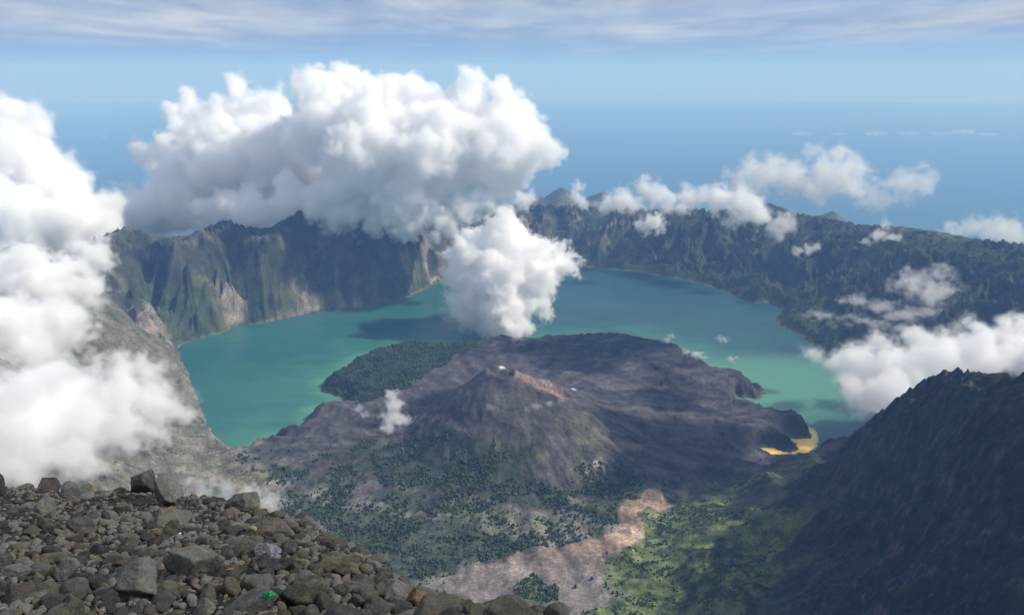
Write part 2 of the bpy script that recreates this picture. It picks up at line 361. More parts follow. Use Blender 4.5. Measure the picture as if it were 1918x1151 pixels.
MK0 = lookup(_MM, GX, GY)
regD = blurmask((MK0[..., 3] + MK0[..., 4]) * (GY < 3500) * (GX > 250), 41)
regR = (MK0[..., 0] + MK0[..., 6]) * (GY > 3600) * (RRc[:, None] < 9000)
regB = MK[..., 5] * (GX < 0)
for _ in range(3): H = calibrate(regD, [(1262,934),(1330,908),(1400,880),(1480,856),(1545,838),(1600,810),(1630,785),(1660,760),(1720,716),(1760,697),(1790,690),(1830,697),(1870,698),(1918,704),(2000,700)], .10)
for _ in range(3): H = calibrate(regR, [(100,470),(195,440),(222,428),(243,424),(262,432),(300,443),(350,441),(385,425),(425,410),(455,423),(500,428),(560,395),(590,392),(650,412),(700,405),(760,400),(820,390),(880,385),(940,385),(1010,384),(1100,386),(1200,392),(1330,392),(1400,392),(1440,398),(1500,400),(1560,410),(1610,420),(1690,424),(1760,434),(1830,447),(1918,456)], .05, 23)
for _ in range(0): H = calibrate(regB, [(120,505),(170,540),(225,575),(265,615),(300,655),(335,690),(362,722),(375,760),(392,800),(420,838),(450,860)], .05)
NX, NY, NZ = normals(GX, GY, H); SL = 1 - np.abs(NZ)
W, L, F, G, D, B, O = [MK[..., i] for i in range(7)]
nA = fbm2(GX / 260, GY / 260, 5, 201); nB = fbm2(GX / 60, GY / 60, 5, 202); nC = fbm2(GX / 900, GY / 900, 4, 203)
def mixc(c, col, f): return c * (1 - f[..., None]) + np.array(col, np.float32) * f[..., None]
c = np.zeros(GX.shape + (3,), np.float32) + np.array((.045, .055, .03), np.float32)
rockm = sstep(.30, .52, SL + nB * .12)
wallc = mixc(c * 0 + np.array((.045, .06, .028), np.float32), (.22, .185, .145), np.clip(sstep(.26, .5, SL + nB * .22 + nA * .1) * sstep(-.1, .25, nC + nA * .6 + .08), 0, 1))
fst_shade = sstep(300, 1500, GX + nA * 500)  # right wall: forest tone darkened further, its shade put into the colour
lw = 1 - fst_shade; wallc = mixc(wallc, (.034, .038, .028), lw * sstep(-.25, .15, nC - nA * .5 + (H - 330) / 500.) * .85)  # left wall darker towards the top: cloud shade put into the colour
wallc = mixc(wallc, (.026, .036, .018), fst_shade * .85)
wallc = mixc(wallc, (.10, .098, .055), sstep(.1, .35, nA - nB * .3) * (1 - rockm) * .8 * (1 - fst_shade))
lav_n = fbm2((GX + WX * 1.2) / 520, (GY + WY * 1.2) / 380, 4, 205)
lava = mixc(np.zeros_like(c) + np.array((.068, .061, .061), np.float32), (.040, .036, .039), sstep(-.1, .25, nA + nB * .5))
lava = mixc(lava, (.026, .024, .027), sstep(.04, .08, lav_n + nB * .04) * .9)
lava = mixc(lava, (.030, .027, .029), sstep(.02, .06, fbm2((GX + WX) / 300 + 40, (GY + WY) / 200, 4, 206) - .1) * .7)
lava = mixc(lava, (.105, .092, .086), sstep(.2, .5, nB + nC * .5) * .5)
flo = mixc(np.zeros_like(c) + np.array((.155, .142, .122), np.float32), (.095, .105, .055), sstep(-.1, .3, nA + nB * .3))
gre = mixc(np.zeros_like(c) + np.array((.088, .112, .036), np.float32), (.030, .046, .016), sstep(-.05, .25, nB + nA * .5))
gre = mixc(gre, (.10, .115, .045), sstep(.1, .4, nC - nB * .4) * .7)
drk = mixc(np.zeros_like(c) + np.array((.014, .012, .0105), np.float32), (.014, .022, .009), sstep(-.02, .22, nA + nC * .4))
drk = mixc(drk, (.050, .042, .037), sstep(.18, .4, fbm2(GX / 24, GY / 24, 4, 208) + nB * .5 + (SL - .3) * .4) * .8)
brn = mixc(np.zeros_like(c) + np.array((.128, .118, .090), np.float32), (.095, .10, .058), sstep(.05, .4, nA + nC * .5) * .7)
brn = mixc(brn, (.05, .065, .035), sstep(.22, .38, nB + nA * .25) * .8)
out = mixc(np.zeros_like(c) + np.array((.05, .07, .03), np.float32), (.10, .10, .06), sstep(-.1, .3, nA))
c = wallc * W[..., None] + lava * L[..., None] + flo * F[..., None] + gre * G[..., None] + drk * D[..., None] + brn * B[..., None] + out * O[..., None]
# lava cone, scar, pale fumaroles
RA_ = np.hypot(GX - AP[0], (GY - AP[1]) * np.where(GY < AP[1], 1.45, 1.))
cone_m = 1 - sstep(820, 1250, RA_ + nA * 500 + nB * 120)
c = mixc(c, (.066, .060, .060), cone_m)
c = mixc(c, (.040, .036, .038), cone_m * sstep(0, .3, nA + nB * .4) * .7)
c = mixc(c, (.20, .155, .138), sstep(.15, .45, SCAR + nB * .35) * .85); c = mixc(c, (.10, .06, .05), sstep(.2, .5, SCAR) * sstep(.1, .3, fbm2(GX / 14, GY / 90, 3, 207)) * .8)
c = mixc(c, (.16, .09, .075), sstep(.03, .3, SCAR + nB * .1) * (1 - sstep(.25, .7, SCAR)) * .6)
for px, py, z, rad in ((940,686,368,13),(915,683,372,11),(928,680,372,9),(1074,747,170,14),(1116,883,80,16),(1128,888,78,14),(1098,897,70,12),(1388,752,3,26)):
    q = np.hypot(GX - PZ(px, py, z)[0], (GY - PZ(px, py, z)[1]) * .7) / rad
    c = mixc(c, (.62, .58, .52), (1 - sstep(.5, 1.3, q + nB * 1.2)) * .85)
# yellow-green patches of the cone foot
for px, py, z, rad in ((1105,845,95,140),(985,905,55,110),(1110,895,75,100),(930,880,65,70)):
    q = np.hypot(GX - PZ(px, py, z)[0], (GY - PZ(px, py, z)[1])) / rad
    c = mixc(c, (.12, .12, .065), (1 - sstep(.3, 1.2, q + nB * .9)) * .5)
# pale debris streaks down the lava
# braided river bed
wxr = fbm2(GX / 40, GY / 40, 3, 210) * 14
sr = np.full(GX.shape, -9e3, np.float32); nr = (GY > 1600) & (GY < 3600) & (GX > -500) & (GX < 900)
sr[nr] = sdist(river, GX[nr] + wxr[nr], GY[nr] + wxr[nr]); sb = np.full(GX.shape, -9e3, np.float32); sb[nr] = sdist(bar_wood, GX[nr] + wxr[nr], GY[nr])
topf = sstep(2300, 2650, GY)
sand = mixc(np.zeros_like(c) + np.array((.150, .128, .120), np.float32), (.27, .195, .14), topf)
braid = ridge2((GX - (GY - 2300) * .35 + WX * 1.5) / 60, (GY + WY) / 330, 5, 211, .6)
sand = mixc(sand, (.21, .18, .155), sstep(.5, .75, braid) * .6); sand = mixc(sand, (.10, .08, .078), sstep(.15, .42, nA - .1) * (1 - topf) * .3)
c = mixc(c, (0, 0, 0), sstep(-6, 8, sr) * (1 - sstep(-5, 5, sb))); c = c + sand * (sstep(-6, 8, sr) * (1 - sstep(-5, 5, sb)))[..., None]
rad_n = fbm2(TH_ * 16 + WX / 160, RC_ / 420 + WY / 300, 4, 220)
c = c * (1 + (.9 * rad_n * sstep(150, 400, RC_) * (1 - sstep(1100, 1700, RC_)))[..., None])
# thin pale beach line round the lake
c = mixc(c, (.16, .15, .11), sstep(-16, -3, SD) * (1 - sstep(0, 4, SD)) * .5)
H = np.where((sr > 0) & (sb < 0), H - sstep(0, 25, sr) * 4 + (braid - .5) * 1.2, H)
# dense wood ground is dark
for k, pl in enumerate(wood_dense):
    sdw = np.full(GX.shape, -9e3, np.float32); nw = (GY > 1500) & (GY < 6500) & (np.abs(GX) < 2500)
    sdw[nw] = sdist(pl, GX[nw] + nA[nw] * 90, GY[nw] + nB[nw] * 60); c = mixc(c, (.035, .048, .025), sstep(-10, 25, sdw) * .85)
log('colour')
# ---- split the sheet into the named pieces of the setting
ny_, nx_ = GX.shape
idx = np.arange(ny_ * nx_, dtype=np.int32).reshape(ny_, nx_)
quads = np.stack([idx[:-1, :-1], idx[:-1, 1:], idx[1:, 1:], idx[1:, :-1]], -1).reshape(-1, 4)
cls = np.zeros(ny_ * nx_, np.int8)                          # 0 valley terrain
Wf = (W + O).ravel(); gyf = GY.ravel(); gxf = GX.ravel()
cls[(Wf > .5)] = 1
cls[(RC_.ravel() < 560) & (cls == 0)] = 2
cls[((G + D).ravel() > .5) & (gyf < 3300) & (gxf > 150)] = 3
cls[(B.ravel() > .5) & (gxf < 0)] = 4
qc = cls[quads[:, 0]]
# drop quads wholly under the lake bottom far from shore
V = np.stack([GX, GY, H], -1).reshape(-1, 3); cf = np.clip(c.reshape(-1, 3), .005, .9)
M_terr = terrain_mat('volcanic ground', fine=(.012, .09), bump=5.)
M_near = terrain_mat('mountain scrub', fine=(.02, .14), bump=8., contrast=(.25, 2.1))
def piece(name, k, mt, label, cat=None):
    q = quads[qc == k]; u, inv = np.unique(q, return_inverse=True)
    o = link(name, make_mesh(name, V[u], inv.reshape(-1, 4), [mt], color=cf[u])); tag(o, label, None, None, 'structure'); return o
piece('valley_floor', 0, M_terr, 'grey lava flats and tree-dotted valley floor around the young cone')
piece('caldera_wall', 1, M_terr, 'steep caldera wall ringing the far side of the turquoise lake')
piece('volcanic_cone', 2, M_terr, 'grey young volcanic cone with a reddish scar rising out of the lake')
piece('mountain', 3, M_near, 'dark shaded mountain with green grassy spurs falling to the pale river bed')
piece('hillside', 4, M_terr, 'bare brown hillside dropping to the lake under drifting cloud')
log('terrain')
# ---- lookup of the terrain height at any point (bilinear in fan coordinates)
AZ = np.arctan2(GX[0], GY[0]); RR = np.hypot(GX[:, 0], GY[:, 0])
def ground(x, y, arr=None):
    arr = H if arr is None else arr
    a = np.interp(np.arctan2(x, y), AZ, np.arange(len(AZ))); r = np.interp(np.hypot(x, y), RR, np.arange(len(RR)))
    i = np.clip(r.astype(int), 0, len(RR) - 2); j = np.clip(a.astype(int), 0, len(AZ) - 2); fi = r - i; fj = a - j
    return (arr[i, j] * (1 - fi) * (1 - fj) + arr[i + 1, j] * fi * (1 - fj) + arr[i, j + 1] * (1 - fi) * fj + arr[i + 1, j + 1] * fi * fj)

# ------------------------------------------------------------------ lake
gx, gy = np.meshgrid(np.linspace(-4400, 4400, 300), np.linspace(2700, 8000, 260)); 
sdl = sdist(shore, gx, gy)
isl = dens_poly(shore[62:], 2)
di = np.sqrt(np.min([(gx - p[0]) ** 2 + (gy - p[1]) ** 2 for p in isl[::2]], axis=0))
n1 = fbm2(gx / 900, gy / 500, 4, 301); n2 = fbm2(gx / 260, gy / 160, 4, 302)
lc = np.zeros(gx.shape + (3,), np.float32) + np.array((.018, .080, .092), np.float32)
left = sstep(600, -1200, gx)
lc = mixc(lc, (.026, .140, .118), left * .75 + .25 * sstep(-.2, .3, n1))
lc = mixc(lc, (.06, .24, .15), (1 - sstep(40, 480, di + n2 * 260)) * .6); lc = mixc(lc, (.13, .33, .20), (1 - sstep(10, 130, di + n2 * 90)) * .6)
lc = lc * .86 * (1 + .26 * fbm2(gx / 240 + n1, gy / 60, 4, 303))[..., None]  # streaks: ripple sheen put into the water colour
er = PZ(1480, 715, 0); q = np.hypot((gx - er[0]) / 900, (gy - er[1]) / 520); lc = mixc(lc, (.09, .25, .16), (1 - sstep(.35, 1.15, q + n1 * .35)) * .85)
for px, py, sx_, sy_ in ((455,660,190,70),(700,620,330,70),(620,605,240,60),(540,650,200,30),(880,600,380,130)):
    e = PZ(px, py, 0); q = np.hypot((gx - e[0]) / sx_, (gy - e[1]) / sy_); lc = mixc(lc, (.010, .10, .11), (1 - sstep(.4, 1.2, q + n2 * .5)) * .5)  # dark streaks: cloud shadows on the lake put into its colour
yl = PZ(1480, 838, 0); yr = PZ(1524, 815, 0)
M_lake = NT('turquoise lake water'); t = M_lake
at = t.n('ShaderNodeAttribute', attribute_name='col').outputs['Color']; pos = t.n('ShaderNodeNewGeometry').outputs['Position']
bs = t.n('ShaderNodeBsdfPrincipled', Roughness=.32, IOR=1.33); t.l(at, bs.inputs['Base Color']); bs.inputs['Specular IOR Level'].default_value = .4
bp = t.n('ShaderNodeBump', Strength=.25, Distance=.6); t.l(t.noise(.06, 6, .6, pos), bp.inputs['Height']); t.l(bp.outputs[0], bs.inputs['Normal']); t.l(bs.outputs[0], t.out.inputs[0])
i2 = np.arange(gx.size).reshape(gx.shape); lq = np.stack([i2[:-1, :-1], i2[:-1, 1:], i2[1:, 1:], i2[1:, :-1]], -1).reshape(-1, 4)
keep = (sdl.ravel()[lq] > -120).any(1); lq = lq[keep]; u, inv = np.unique(lq, return_inverse=True)
lv = np.stack([gx, gy, gx * 0], -1).reshape(-1, 3)[u]
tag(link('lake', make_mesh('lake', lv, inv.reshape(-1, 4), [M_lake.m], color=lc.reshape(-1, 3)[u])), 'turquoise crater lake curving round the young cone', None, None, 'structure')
# the sulphur-yellow inlet: its own thin sheet of water
ypx = [(1420,838),(1434,832),(1456,838),(1478,840),(1488,836),(1485,828),(1474,820),(1500,816),(1512,815),(1512,806),(1506,798),(1515,797),(1526,803),(1533,812),(1534,824),(1530,838),(1524,848),(1509,856),(1445,856)]
yp = dens_poly(np.array([PZ(a, b, 0) for a, b in ypx]), 4)
yx, yy = np.meshgrid(np.linspace(yp[:, 0].min() - 30, yp[:, 0].max() + 40, 110), np.linspace(yp[:, 1].min() - 30, yp[:, 1].max() + 40, 90))
ys = sdist(yp, yx + fbm2(yx / 30, yy / 30, 3, 5) * 10, yy + fbm2(yx / 30, yy / 30, 3, 6) * 10)
yc = mixc(np.zeros(yx.shape + (3,), np.float32) + np.array((1., .64, .13), np.float32), (.36, .42, .16), 1 - sstep(0, 26, ys + fbm2(yx / 60, yy / 60, 3, 8) * 8) )
i3 = np.arange(yx.size).reshape(yx.shape); yq = np.stack([i3[:-1, :-1], i3[:-1, 1:], i3[1:, 1:], i3[1:, :-1]], -1).reshape(-1, 4); yq = yq[(ys.ravel()[yq] > 0).all(1)]; u, inv = np.unique(yq, return_inverse=True)
tag(link('inlet_water', make_mesh('inlet_water', np.stack([yx, yy, yx * 0 + .12], -1).reshape(-1, 3)[u], inv.reshape(-1, 4), [M_lake.m], color=yc.reshape(-1, 3)[u])), 'sulphur yellow water in the narrow inlet at the tip of the lava', None, None, 'structure')
# sea
rs = np.concatenate([[0], np.geomspace(9000, 112000, 30)]); an = np.linspace(0, 2 * np.pi, 97)[:-1]
SV = [(0, 0, -2008)] + [(r_ * math.cos(a), r_ * math.sin(a), -2008) for r_ in rs[1:] for a in an]
SF = [(0, 1 + k, 1 + (k + 1) % 96, 1 + (k + 1) % 96) for k in range(96)]
me = bpy.data.meshes.new('sea'); fs = [(0, 1 + k, 1 + (k + 1) % 96) for k in range(96)]
for i in range(29):
    for k in range(96): a = 1 + i * 96 + k; b = 1 + i * 96 + (k + 1) % 96; fs.append((a, a + 96, b + 96, b))
me.from_pydata(SV, [], fs); t = NT('sea water'); bs = t.n('ShaderNodeBsdfPrincipled', Roughness=.45, IOR=1.33); bs.inputs['Base Color'].default_value = (.02, .10, .17, 1)
t.l(bs.outputs[0], t.out.inputs[0]); me.materials.append(t.m); tag(link('sea', me), None, None, None, 'structure')
log('water')

# ------------------------------------------------------------------ clouds
def surface_nets(Fd, org, vox, iso):
    Fd = Fd - iso; S = Fd > 0; nx, ny, nz = Fd.shape
    c8 = np.zeros((nx - 1, ny - 1, nz - 1), np.int8)
    for a in (0, 1):
        for b in (0, 1):
            for d in (0, 1): c8 += S[a:nx - 1 + a, b:ny - 1 + b, d:nz - 1 + d]
    act = (c8 > 0) & (c8 < 8); ids = np.full(act.shape, -1, np.int32); ii = np.argwhere(act)
    if not len(ii): return np.zeros((0, 3)), np.zeros((0, 4), np.int32)
    ids[act] = np.arange(len(ii)); acc = np.zeros((len(ii), 3), np.float32); cnt = np.zeros(len(ii), np.float32)
    i, j, k = ii.T; cor = {}
    for a in (0, 1):
        for b in (0, 1):
            for d in (0, 1): cor[a, b, d] = Fd[i + a, j + b, k + d]
    for (p, q) in [((0,0,0),(1,0,0)),((0,1,0),(1,1,0)),((0,0,1),(1,0,1)),((0,1,1),(1,1,1)),((0,0,0),(0,1,0)),((1,0,0),(1,1,0)),((0,0,1),(0,1,1)),((1,0,1),(1,1,1)),((0,0,0),(0,0,1)),((1,0,0),(1,0,1)),((0,1,0),(0,1,1)),((1,1,0),(1,1,1))]:
        a, b = cor[p], cor[q]; m = (a > 0) != (b > 0); t = np.where(m, a / np.where(m, a - b, 1), 0)
        P = np.array(p, np.float32); Qv = np.array(q, np.float32)
        acc += (P[None] + (Qv - P)[None] * t[:, None]) * m[:, None]; cnt += m
    V = (ii + acc / cnt[:, None]) * vox + org
    faces = []
    for ax in range(3):
        sl0 = [slice(None)] * 3; sl1 = [slice(None)] * 3; sl0[ax] = slice(0, -1); sl1[ax] = slice(1, None)
        A_, B_ = S[tuple(sl0)], S[tuple(sl1)]; e = np.argwhere(A_ != B_)
        o1, o2 = [q for q in range(3) if q != ax]
        e = e[(e[:, o1] > 0) & (e[:, o1] < Fd.shape[o1] - 1) & (e[:, o2] > 0) & (e[:, o2] < Fd.shape[o2] - 1)]
        if not len(e): continue
        def cid(da, db):
            f = e.copy(); f[:, o1] += da; f[:, o2] += db; return ids[f[:, 0], f[:, 1], f[:, 2]]
        qd = np.stack([cid(-1, -1), cid(0, -1), cid(0, 0), cid(-1, 0)], -1); ins = A_[e[:, 0], e[:, 1], e[:, 2]]
        if ax == 1: ins = ~ins
        faces.append(np.where(ins[:, None], qd, qd[:, ::-1]))
    return V, np.concatenate(faces)
_vm = {}
def vmat(d, g=.05, col=(.9995, .9997, 1.)):
    k = (round(d, 6), g, col)
    if k not in _vm: _vm[k] = volume_mat('cloud vapour', d, col, g)
    return _vm[k]
def cloud(label, blobs, vox, seed, dens=(.004, .016), delta=.22, amp=.55, kids=(7, 5), flat=None, stretch=(1, 1, 1), nscale=1., name='cloud', cat='cloud', group=None, lift=.35, gmax=420):
    """blobs: (px, py, depth, radius in px[, squash z]); a billowing vapour body with a thin skin round a denser core"""
    r_ = np.random.default_rng(seed); sp = []
    for b in blobs:
        c = PD(b[0], b[1], b[2]); rad = b[3] / FPX * b[2]; sp.append((c, rad, b[4] if len(b) > 4 else 1., 0))
    allsp = list(sp)
    for lev, nk in enumerate(kids):
        new = []
        for c0, rad, sq, _ in (allsp if lev == 0 else last):
            for _k in range(nk):
                d = r_.normal(size=3); d[2] += lift; d /= np.linalg.norm(d)
                rr = rad * r_.uniform(.28, .55); dd = d * np.array((1, 1, sq)) * rad * r_.uniform(.75, 1.)
                new.append((c0 + dd * np.array(stretch) ** .5, rr, max(sq, .7) if lev else sq, lev + 1))
        last = new; allsp += new
    C = np.array([s[0] for s in allsp]); Rr = np.array([s[1] for s in allsp]); Sq = np.array([s[2] for s in allsp])
    rmean = np.mean([s[1] for s in sp]); mg = rmean * amp * .9 + 3 * vox
    st = np.array(stretch)
    lo = (C - Rr[:, None] * st).min(0) - mg; hi = (C + Rr[:, None] * st).max(0) + mg
    vox = max(vox, float(((hi - lo).prod() / (gmax * 1e4)) ** (1 / 3)))
    nn = np.ceil((hi - lo) / vox).astype(int) + 2
    Fd = np.full(nn, -3. * rmean, np.float32)
    ax = [lo[k] + np.arange(nn[k]) * vox for k in range(3)]
    for q in range(len(C)):
        e = (Rr[q] * 1.9 + mg) * st; a0 = np.maximum(((C[q] - e - lo) / vox).astype(int), 0); a1 = np.minimum(((C[q] + e - lo) / vox).astype(int) + 2, nn)
        gx_ = ((ax[0][a0[0]:a1[0]] - C[q][0]) / st[0])[:, None, None]; gy_ = ((ax[1][a0[1]:a1[1]] - C[q][1]) / st[1])[None, :, None]; gz_ = ((ax[2][a0[2]:a1[2]] - C[q][2]) / st[2] / Sq[q])[None, None, :]
        f = Rr[q] - np.sqrt(gx_ ** 2 + gy_ ** 2 + gz_ ** 2); v = Fd[a0[0]:a1[0], a0[1]:a1[1], a0[2]:a1[2]]; np.maximum(v, f, out=v)
    if flat is not None:
        zb = PD(CX, flat[0], flat[1])[2]; Fd = np.minimum(Fd, ((ax[2] - zb) * 1.)[None, None, :])
    band = np.argwhere((Fd > -mg * 1.1) & (Fd < rmean * (amp * .9 + delta + .1)))
    P = band * vox + lo; s0 = rmean * .9 / nscale; nz = np.zeros(len(P), np.float32); a = 1.; tot = 0
    for o in range(5):
        sc_ = s0 / 2 ** o
        if sc_ < vox * 1.7: break
        nv = perlin3(P / sc_ / (st ** .6) + seed * 3.1, seed + o); nz += a * ((np.abs(nv) * 2.2 - .55) if o else nv * 1.1); tot += a; a *= .55
    Fd[band[:, 0], band[:, 1], band[:, 2]] += nz / max(tot, 1) * rmean * amp * 1.5
    Fd[[0, -1]] = -9e3; Fd[:, [0, -1]] = -9e3; Fd[:, :, [0, -1]] = -9e3
    Vs, Fs, Mi, base = [], [], [], 0
    isos = [-.7 * delta * rmean] + [(0., 1., 2.2)[k] * delta * rmean for k in range(len(dens))]; dens = (dens[0] * .22,) + tuple(dens)
    mats = [vmat(d) if i == 0 else vmat(d) for i, d in enumerate(dens)]
    for i, iso in enumerate(isos):
        v, f = surface_nets(Fd, lo, vox, iso)
        if len(v): Vs.append(v); Fs.append(f + base); Mi.append(np.full(len(f), i)); base += len(v)
    Vv = np.concatenate(Vs); org = Vv.mean(0)
    o = link(name, make_mesh(name, Vv - org, np.concatenate(Fs), mats, mat_index=np.concatenate(Mi)), loc=tuple(org))
    tag(o, label, cat, group); log(label, tuple(nn), len(Vv)); return o
# ------------------------------------------------------------------ the summit scree in front of the camera
GS = .466
def fplane(x, y): return EYE - 1.7 - GS * y
def PF(px, py):
    x, y, w_ = ray(px, py); t = -1.7 / (w_ + GS * y); return float(x * t), float(y * t)
brow = [PF(a, b) for a, b in ((-500,918),(-200,920),(0,922),(150,925),(280,925),(400,938),(480,962),(550,985),(600,1018),(650,1055),(700,1092),(780,1118),(860,1135),(960,1151),(1060,1166))]
brow = np.array(brow + [(.55, 4.0), (.8, 1.5), (1.2, -3), (3., -9), (-40, -9)])
def fground(x, y, fine=True):
    d = -sdist(brow, x, y); z = fplane(x, y)
    z = z - np.where(d > 0, np.sqrt(d * d + .25) - .5, 0) * 1.25
    if fine: z = z + fbm2(x / 2.2, y / 2.2, 5, 401) * .28 + fbm2(x / .35, y / .35, 3, 402) * .035
    return z
fx, fy = np.meshgrid(np.concatenate([np.linspace(-46, -16, 50, endpoint=False), np.linspace(-16, 4, 380), np.linspace(4.1, 20, 50)]), np.concatenate([np.linspace(-9, 4, 40, endpoint=False), np.linspace(4, 26, 420), np.geomspace(26.2, 75, 60)]))
fz = fground(fx, fy)
i4 = np.arange(fx.size).reshape(fx.shape); fq = np.stack([i4[:-1, :-1], i4[:-1, 1:], i4[1:, 1:], i4[1:, :-1]], -1).reshape(-1, 4)
t = NT('dark volcanic grit'); pos = t.n('ShaderNodeNewGeometry').outputs['Position']
a = t.noise(9., 10, .7, pos); b = t.noise(1.1, 6, .6, pos); vo = t.n('ShaderNodeTexVoronoi', Scale=26.); t.l(pos, vo.inputs['Vector'])
cgr = t.mix(t.ramp(b, [(.35, 0.), (.65, 1.)]), (.034, .029, .024), (.060, .050, .040)); cgr = t.mix(1., cgr, t.ramp(a, [(.3, .45), (.7, 1.6)]), 'MULTIPLY')
bs = t.n('ShaderNodeBsdfPrincipled', Roughness=.95); bs.inputs['Specular IOR Level'].default_value = .2; t.l(cgr, bs.inputs['Base Color'])
bp = t.n('ShaderNodeBump', Strength=1., Distance=.03); t.l(a, bp.inputs['Height']); bp2 = t.n('ShaderNodeBump', Strength=.8, Distance=.03); t.l(vo.outputs['Distance'], bp2.inputs['Height']); t.l(bp.outputs[0], bp2.inputs['Normal'])
t.l(bp2.outputs[0], bs.inputs['Normal']); t.l(bs.outputs[0], t.out.inputs[0]); M_grit = t.m
tag(link('summit_ground', make_mesh('summit_ground', np.stack([fx, fy, fz], -1).reshape(-1, 3), fq, [M_grit])), 'dark gritty ground of the summit slope under the rocks', None, None, 'structure')

def rock_mat(name, base, warm, lich, bright=1.):
    t = NT(name); tc_ = t.n('ShaderNodeTexCoord').outputs['Object']; oi = t.n('ShaderNodeObjectInfo')
    ad = t.n('ShaderNodeVectorMath', operation='MULTIPLY_ADD'); t.l(oi.outputs['Random'], ad.inputs[0]); ad.inputs[1].default_value = (40, 70, 90); t.l(tc_, ad.inputs[2]); p = ad.outputs[0]
    a = t.noise(1.3, 8, .62, p, .6); b = t.noise(7., 9, .7, p); c_ = t.noise(30., 4, .7, p)
    tint = t.mix(oi.outputs['Random'], tuple(v * .95 * bright for v in base), tuple(v * 2.4 * bright for v in base))
    col_ = t.mix(t.ramp(a, [(.45, 0.), (.62, .85)]), tint, tuple(v * 2.0 * bright for v in warm))
    col_ = t.mix(t.ramp(b, [(.56, 0.), (.68, .7)]), col_, lich)
    col_ = t.mix(1., col_, t.ramp(b, [(.25, .45), (.6, 1.2)]), 'MULTIPLY'); col_ = t.mix(1., col_, t.ramp(c_, [(.3, .7), (.7, 1.3)]), 'MULTIPLY')
    bs = t.n('ShaderNodeBsdfPrincipled', Roughness=.88); bs.inputs['Specular IOR Level'].default_value = .25; t.l(col_, bs.inputs['Base Color'])
    b1 = t.n('ShaderNodeBump', Strength=.75, Distance=.10); t.l(b, b1.inputs['Height']); b2 = t.n('ShaderNodeBump', Strength=.5, Distance=.03); t.l(c_, b2.inputs['Height']); t.l(b1.outputs[0], b2.inputs['Normal'])
    t.l(b2.outputs[0], bs.inputs['Normal']); t.l(bs.outputs[0], t.out.inputs[0]); return t.m
RM = [rock_mat('grey andesite', (.112, .108, .094), (.135, .125, .098), (.21, .20, .175)),
      rock_mat('brown weathered andesite', (.092, .080, .064), (.12, .098, .068), (.18, .16, .12)),
      rock_mat('dark basalt', (.058, .056, .054), (.085, .075, .062), (.15, .145, .13)),
      rock_mat('olive lichened stone', (.10, .098, .072), (.13, .115, .07), (.19, .19, .15))]
def ico(sub):
    import bmesh
    bm = bmesh.new(); bmesh.ops.create_icosphere(bm, subdivisions=sub, radius=1.); bm.verts.ensure_lookup_table()
    v = np.array([q.co[:] for q in bm.verts]); f = np.array([[l.index for l in p.verts] for p in bm.faces]); bm.free(); return v, f
ICO = {k: ico(k) for k in (2, 3, 4, 5)}
def rock_shape(seed, sub=4, planes=13, axes=(1, .85, .7), blunt=.0, rough=.05):
    r = np.random.default_rng(seed); v, f = ICO[sub]; N_ = r.normal(size=(planes, 3)); N_ /= np.linalg.norm(N_, axis=1)[:, None]
    dist = r.uniform(.55, .98, planes); dt = v @ N_.T; rad = np.where(dt > .05, dist / np.maximum(dt, .05), 9.)
    k = 90. - 60 * blunt; rad = -np.log(np.exp(-k * np.minimum(rad, 1.25)).sum(1) + np.exp(-k * 1.12)) / k
    P = v * rad[:, None]; P = P * (1 + rough * 1.3 * perlin3(v * 2.2 + seed, seed)[:, None] + rough * .7 * perlin3(v * 5 + seed, seed + 1)[:, None] + rough * .35 * perlin3(v * 11 + seed, seed + 2)[:, None])
    return P * np.array(axes), f
prot = []
for k in range(18):
    ax_ = (1, rng.uniform(.65, .95), rng.uniform(.45, .85)); P_, f_ = rock_shape(500 + k, 4, int(rng.integers(7, 12)), ax_, rng.uniform(0, .6))
    me = make_mesh('rock', P_, f_, [RM[k % 4]]); prot.append(me)
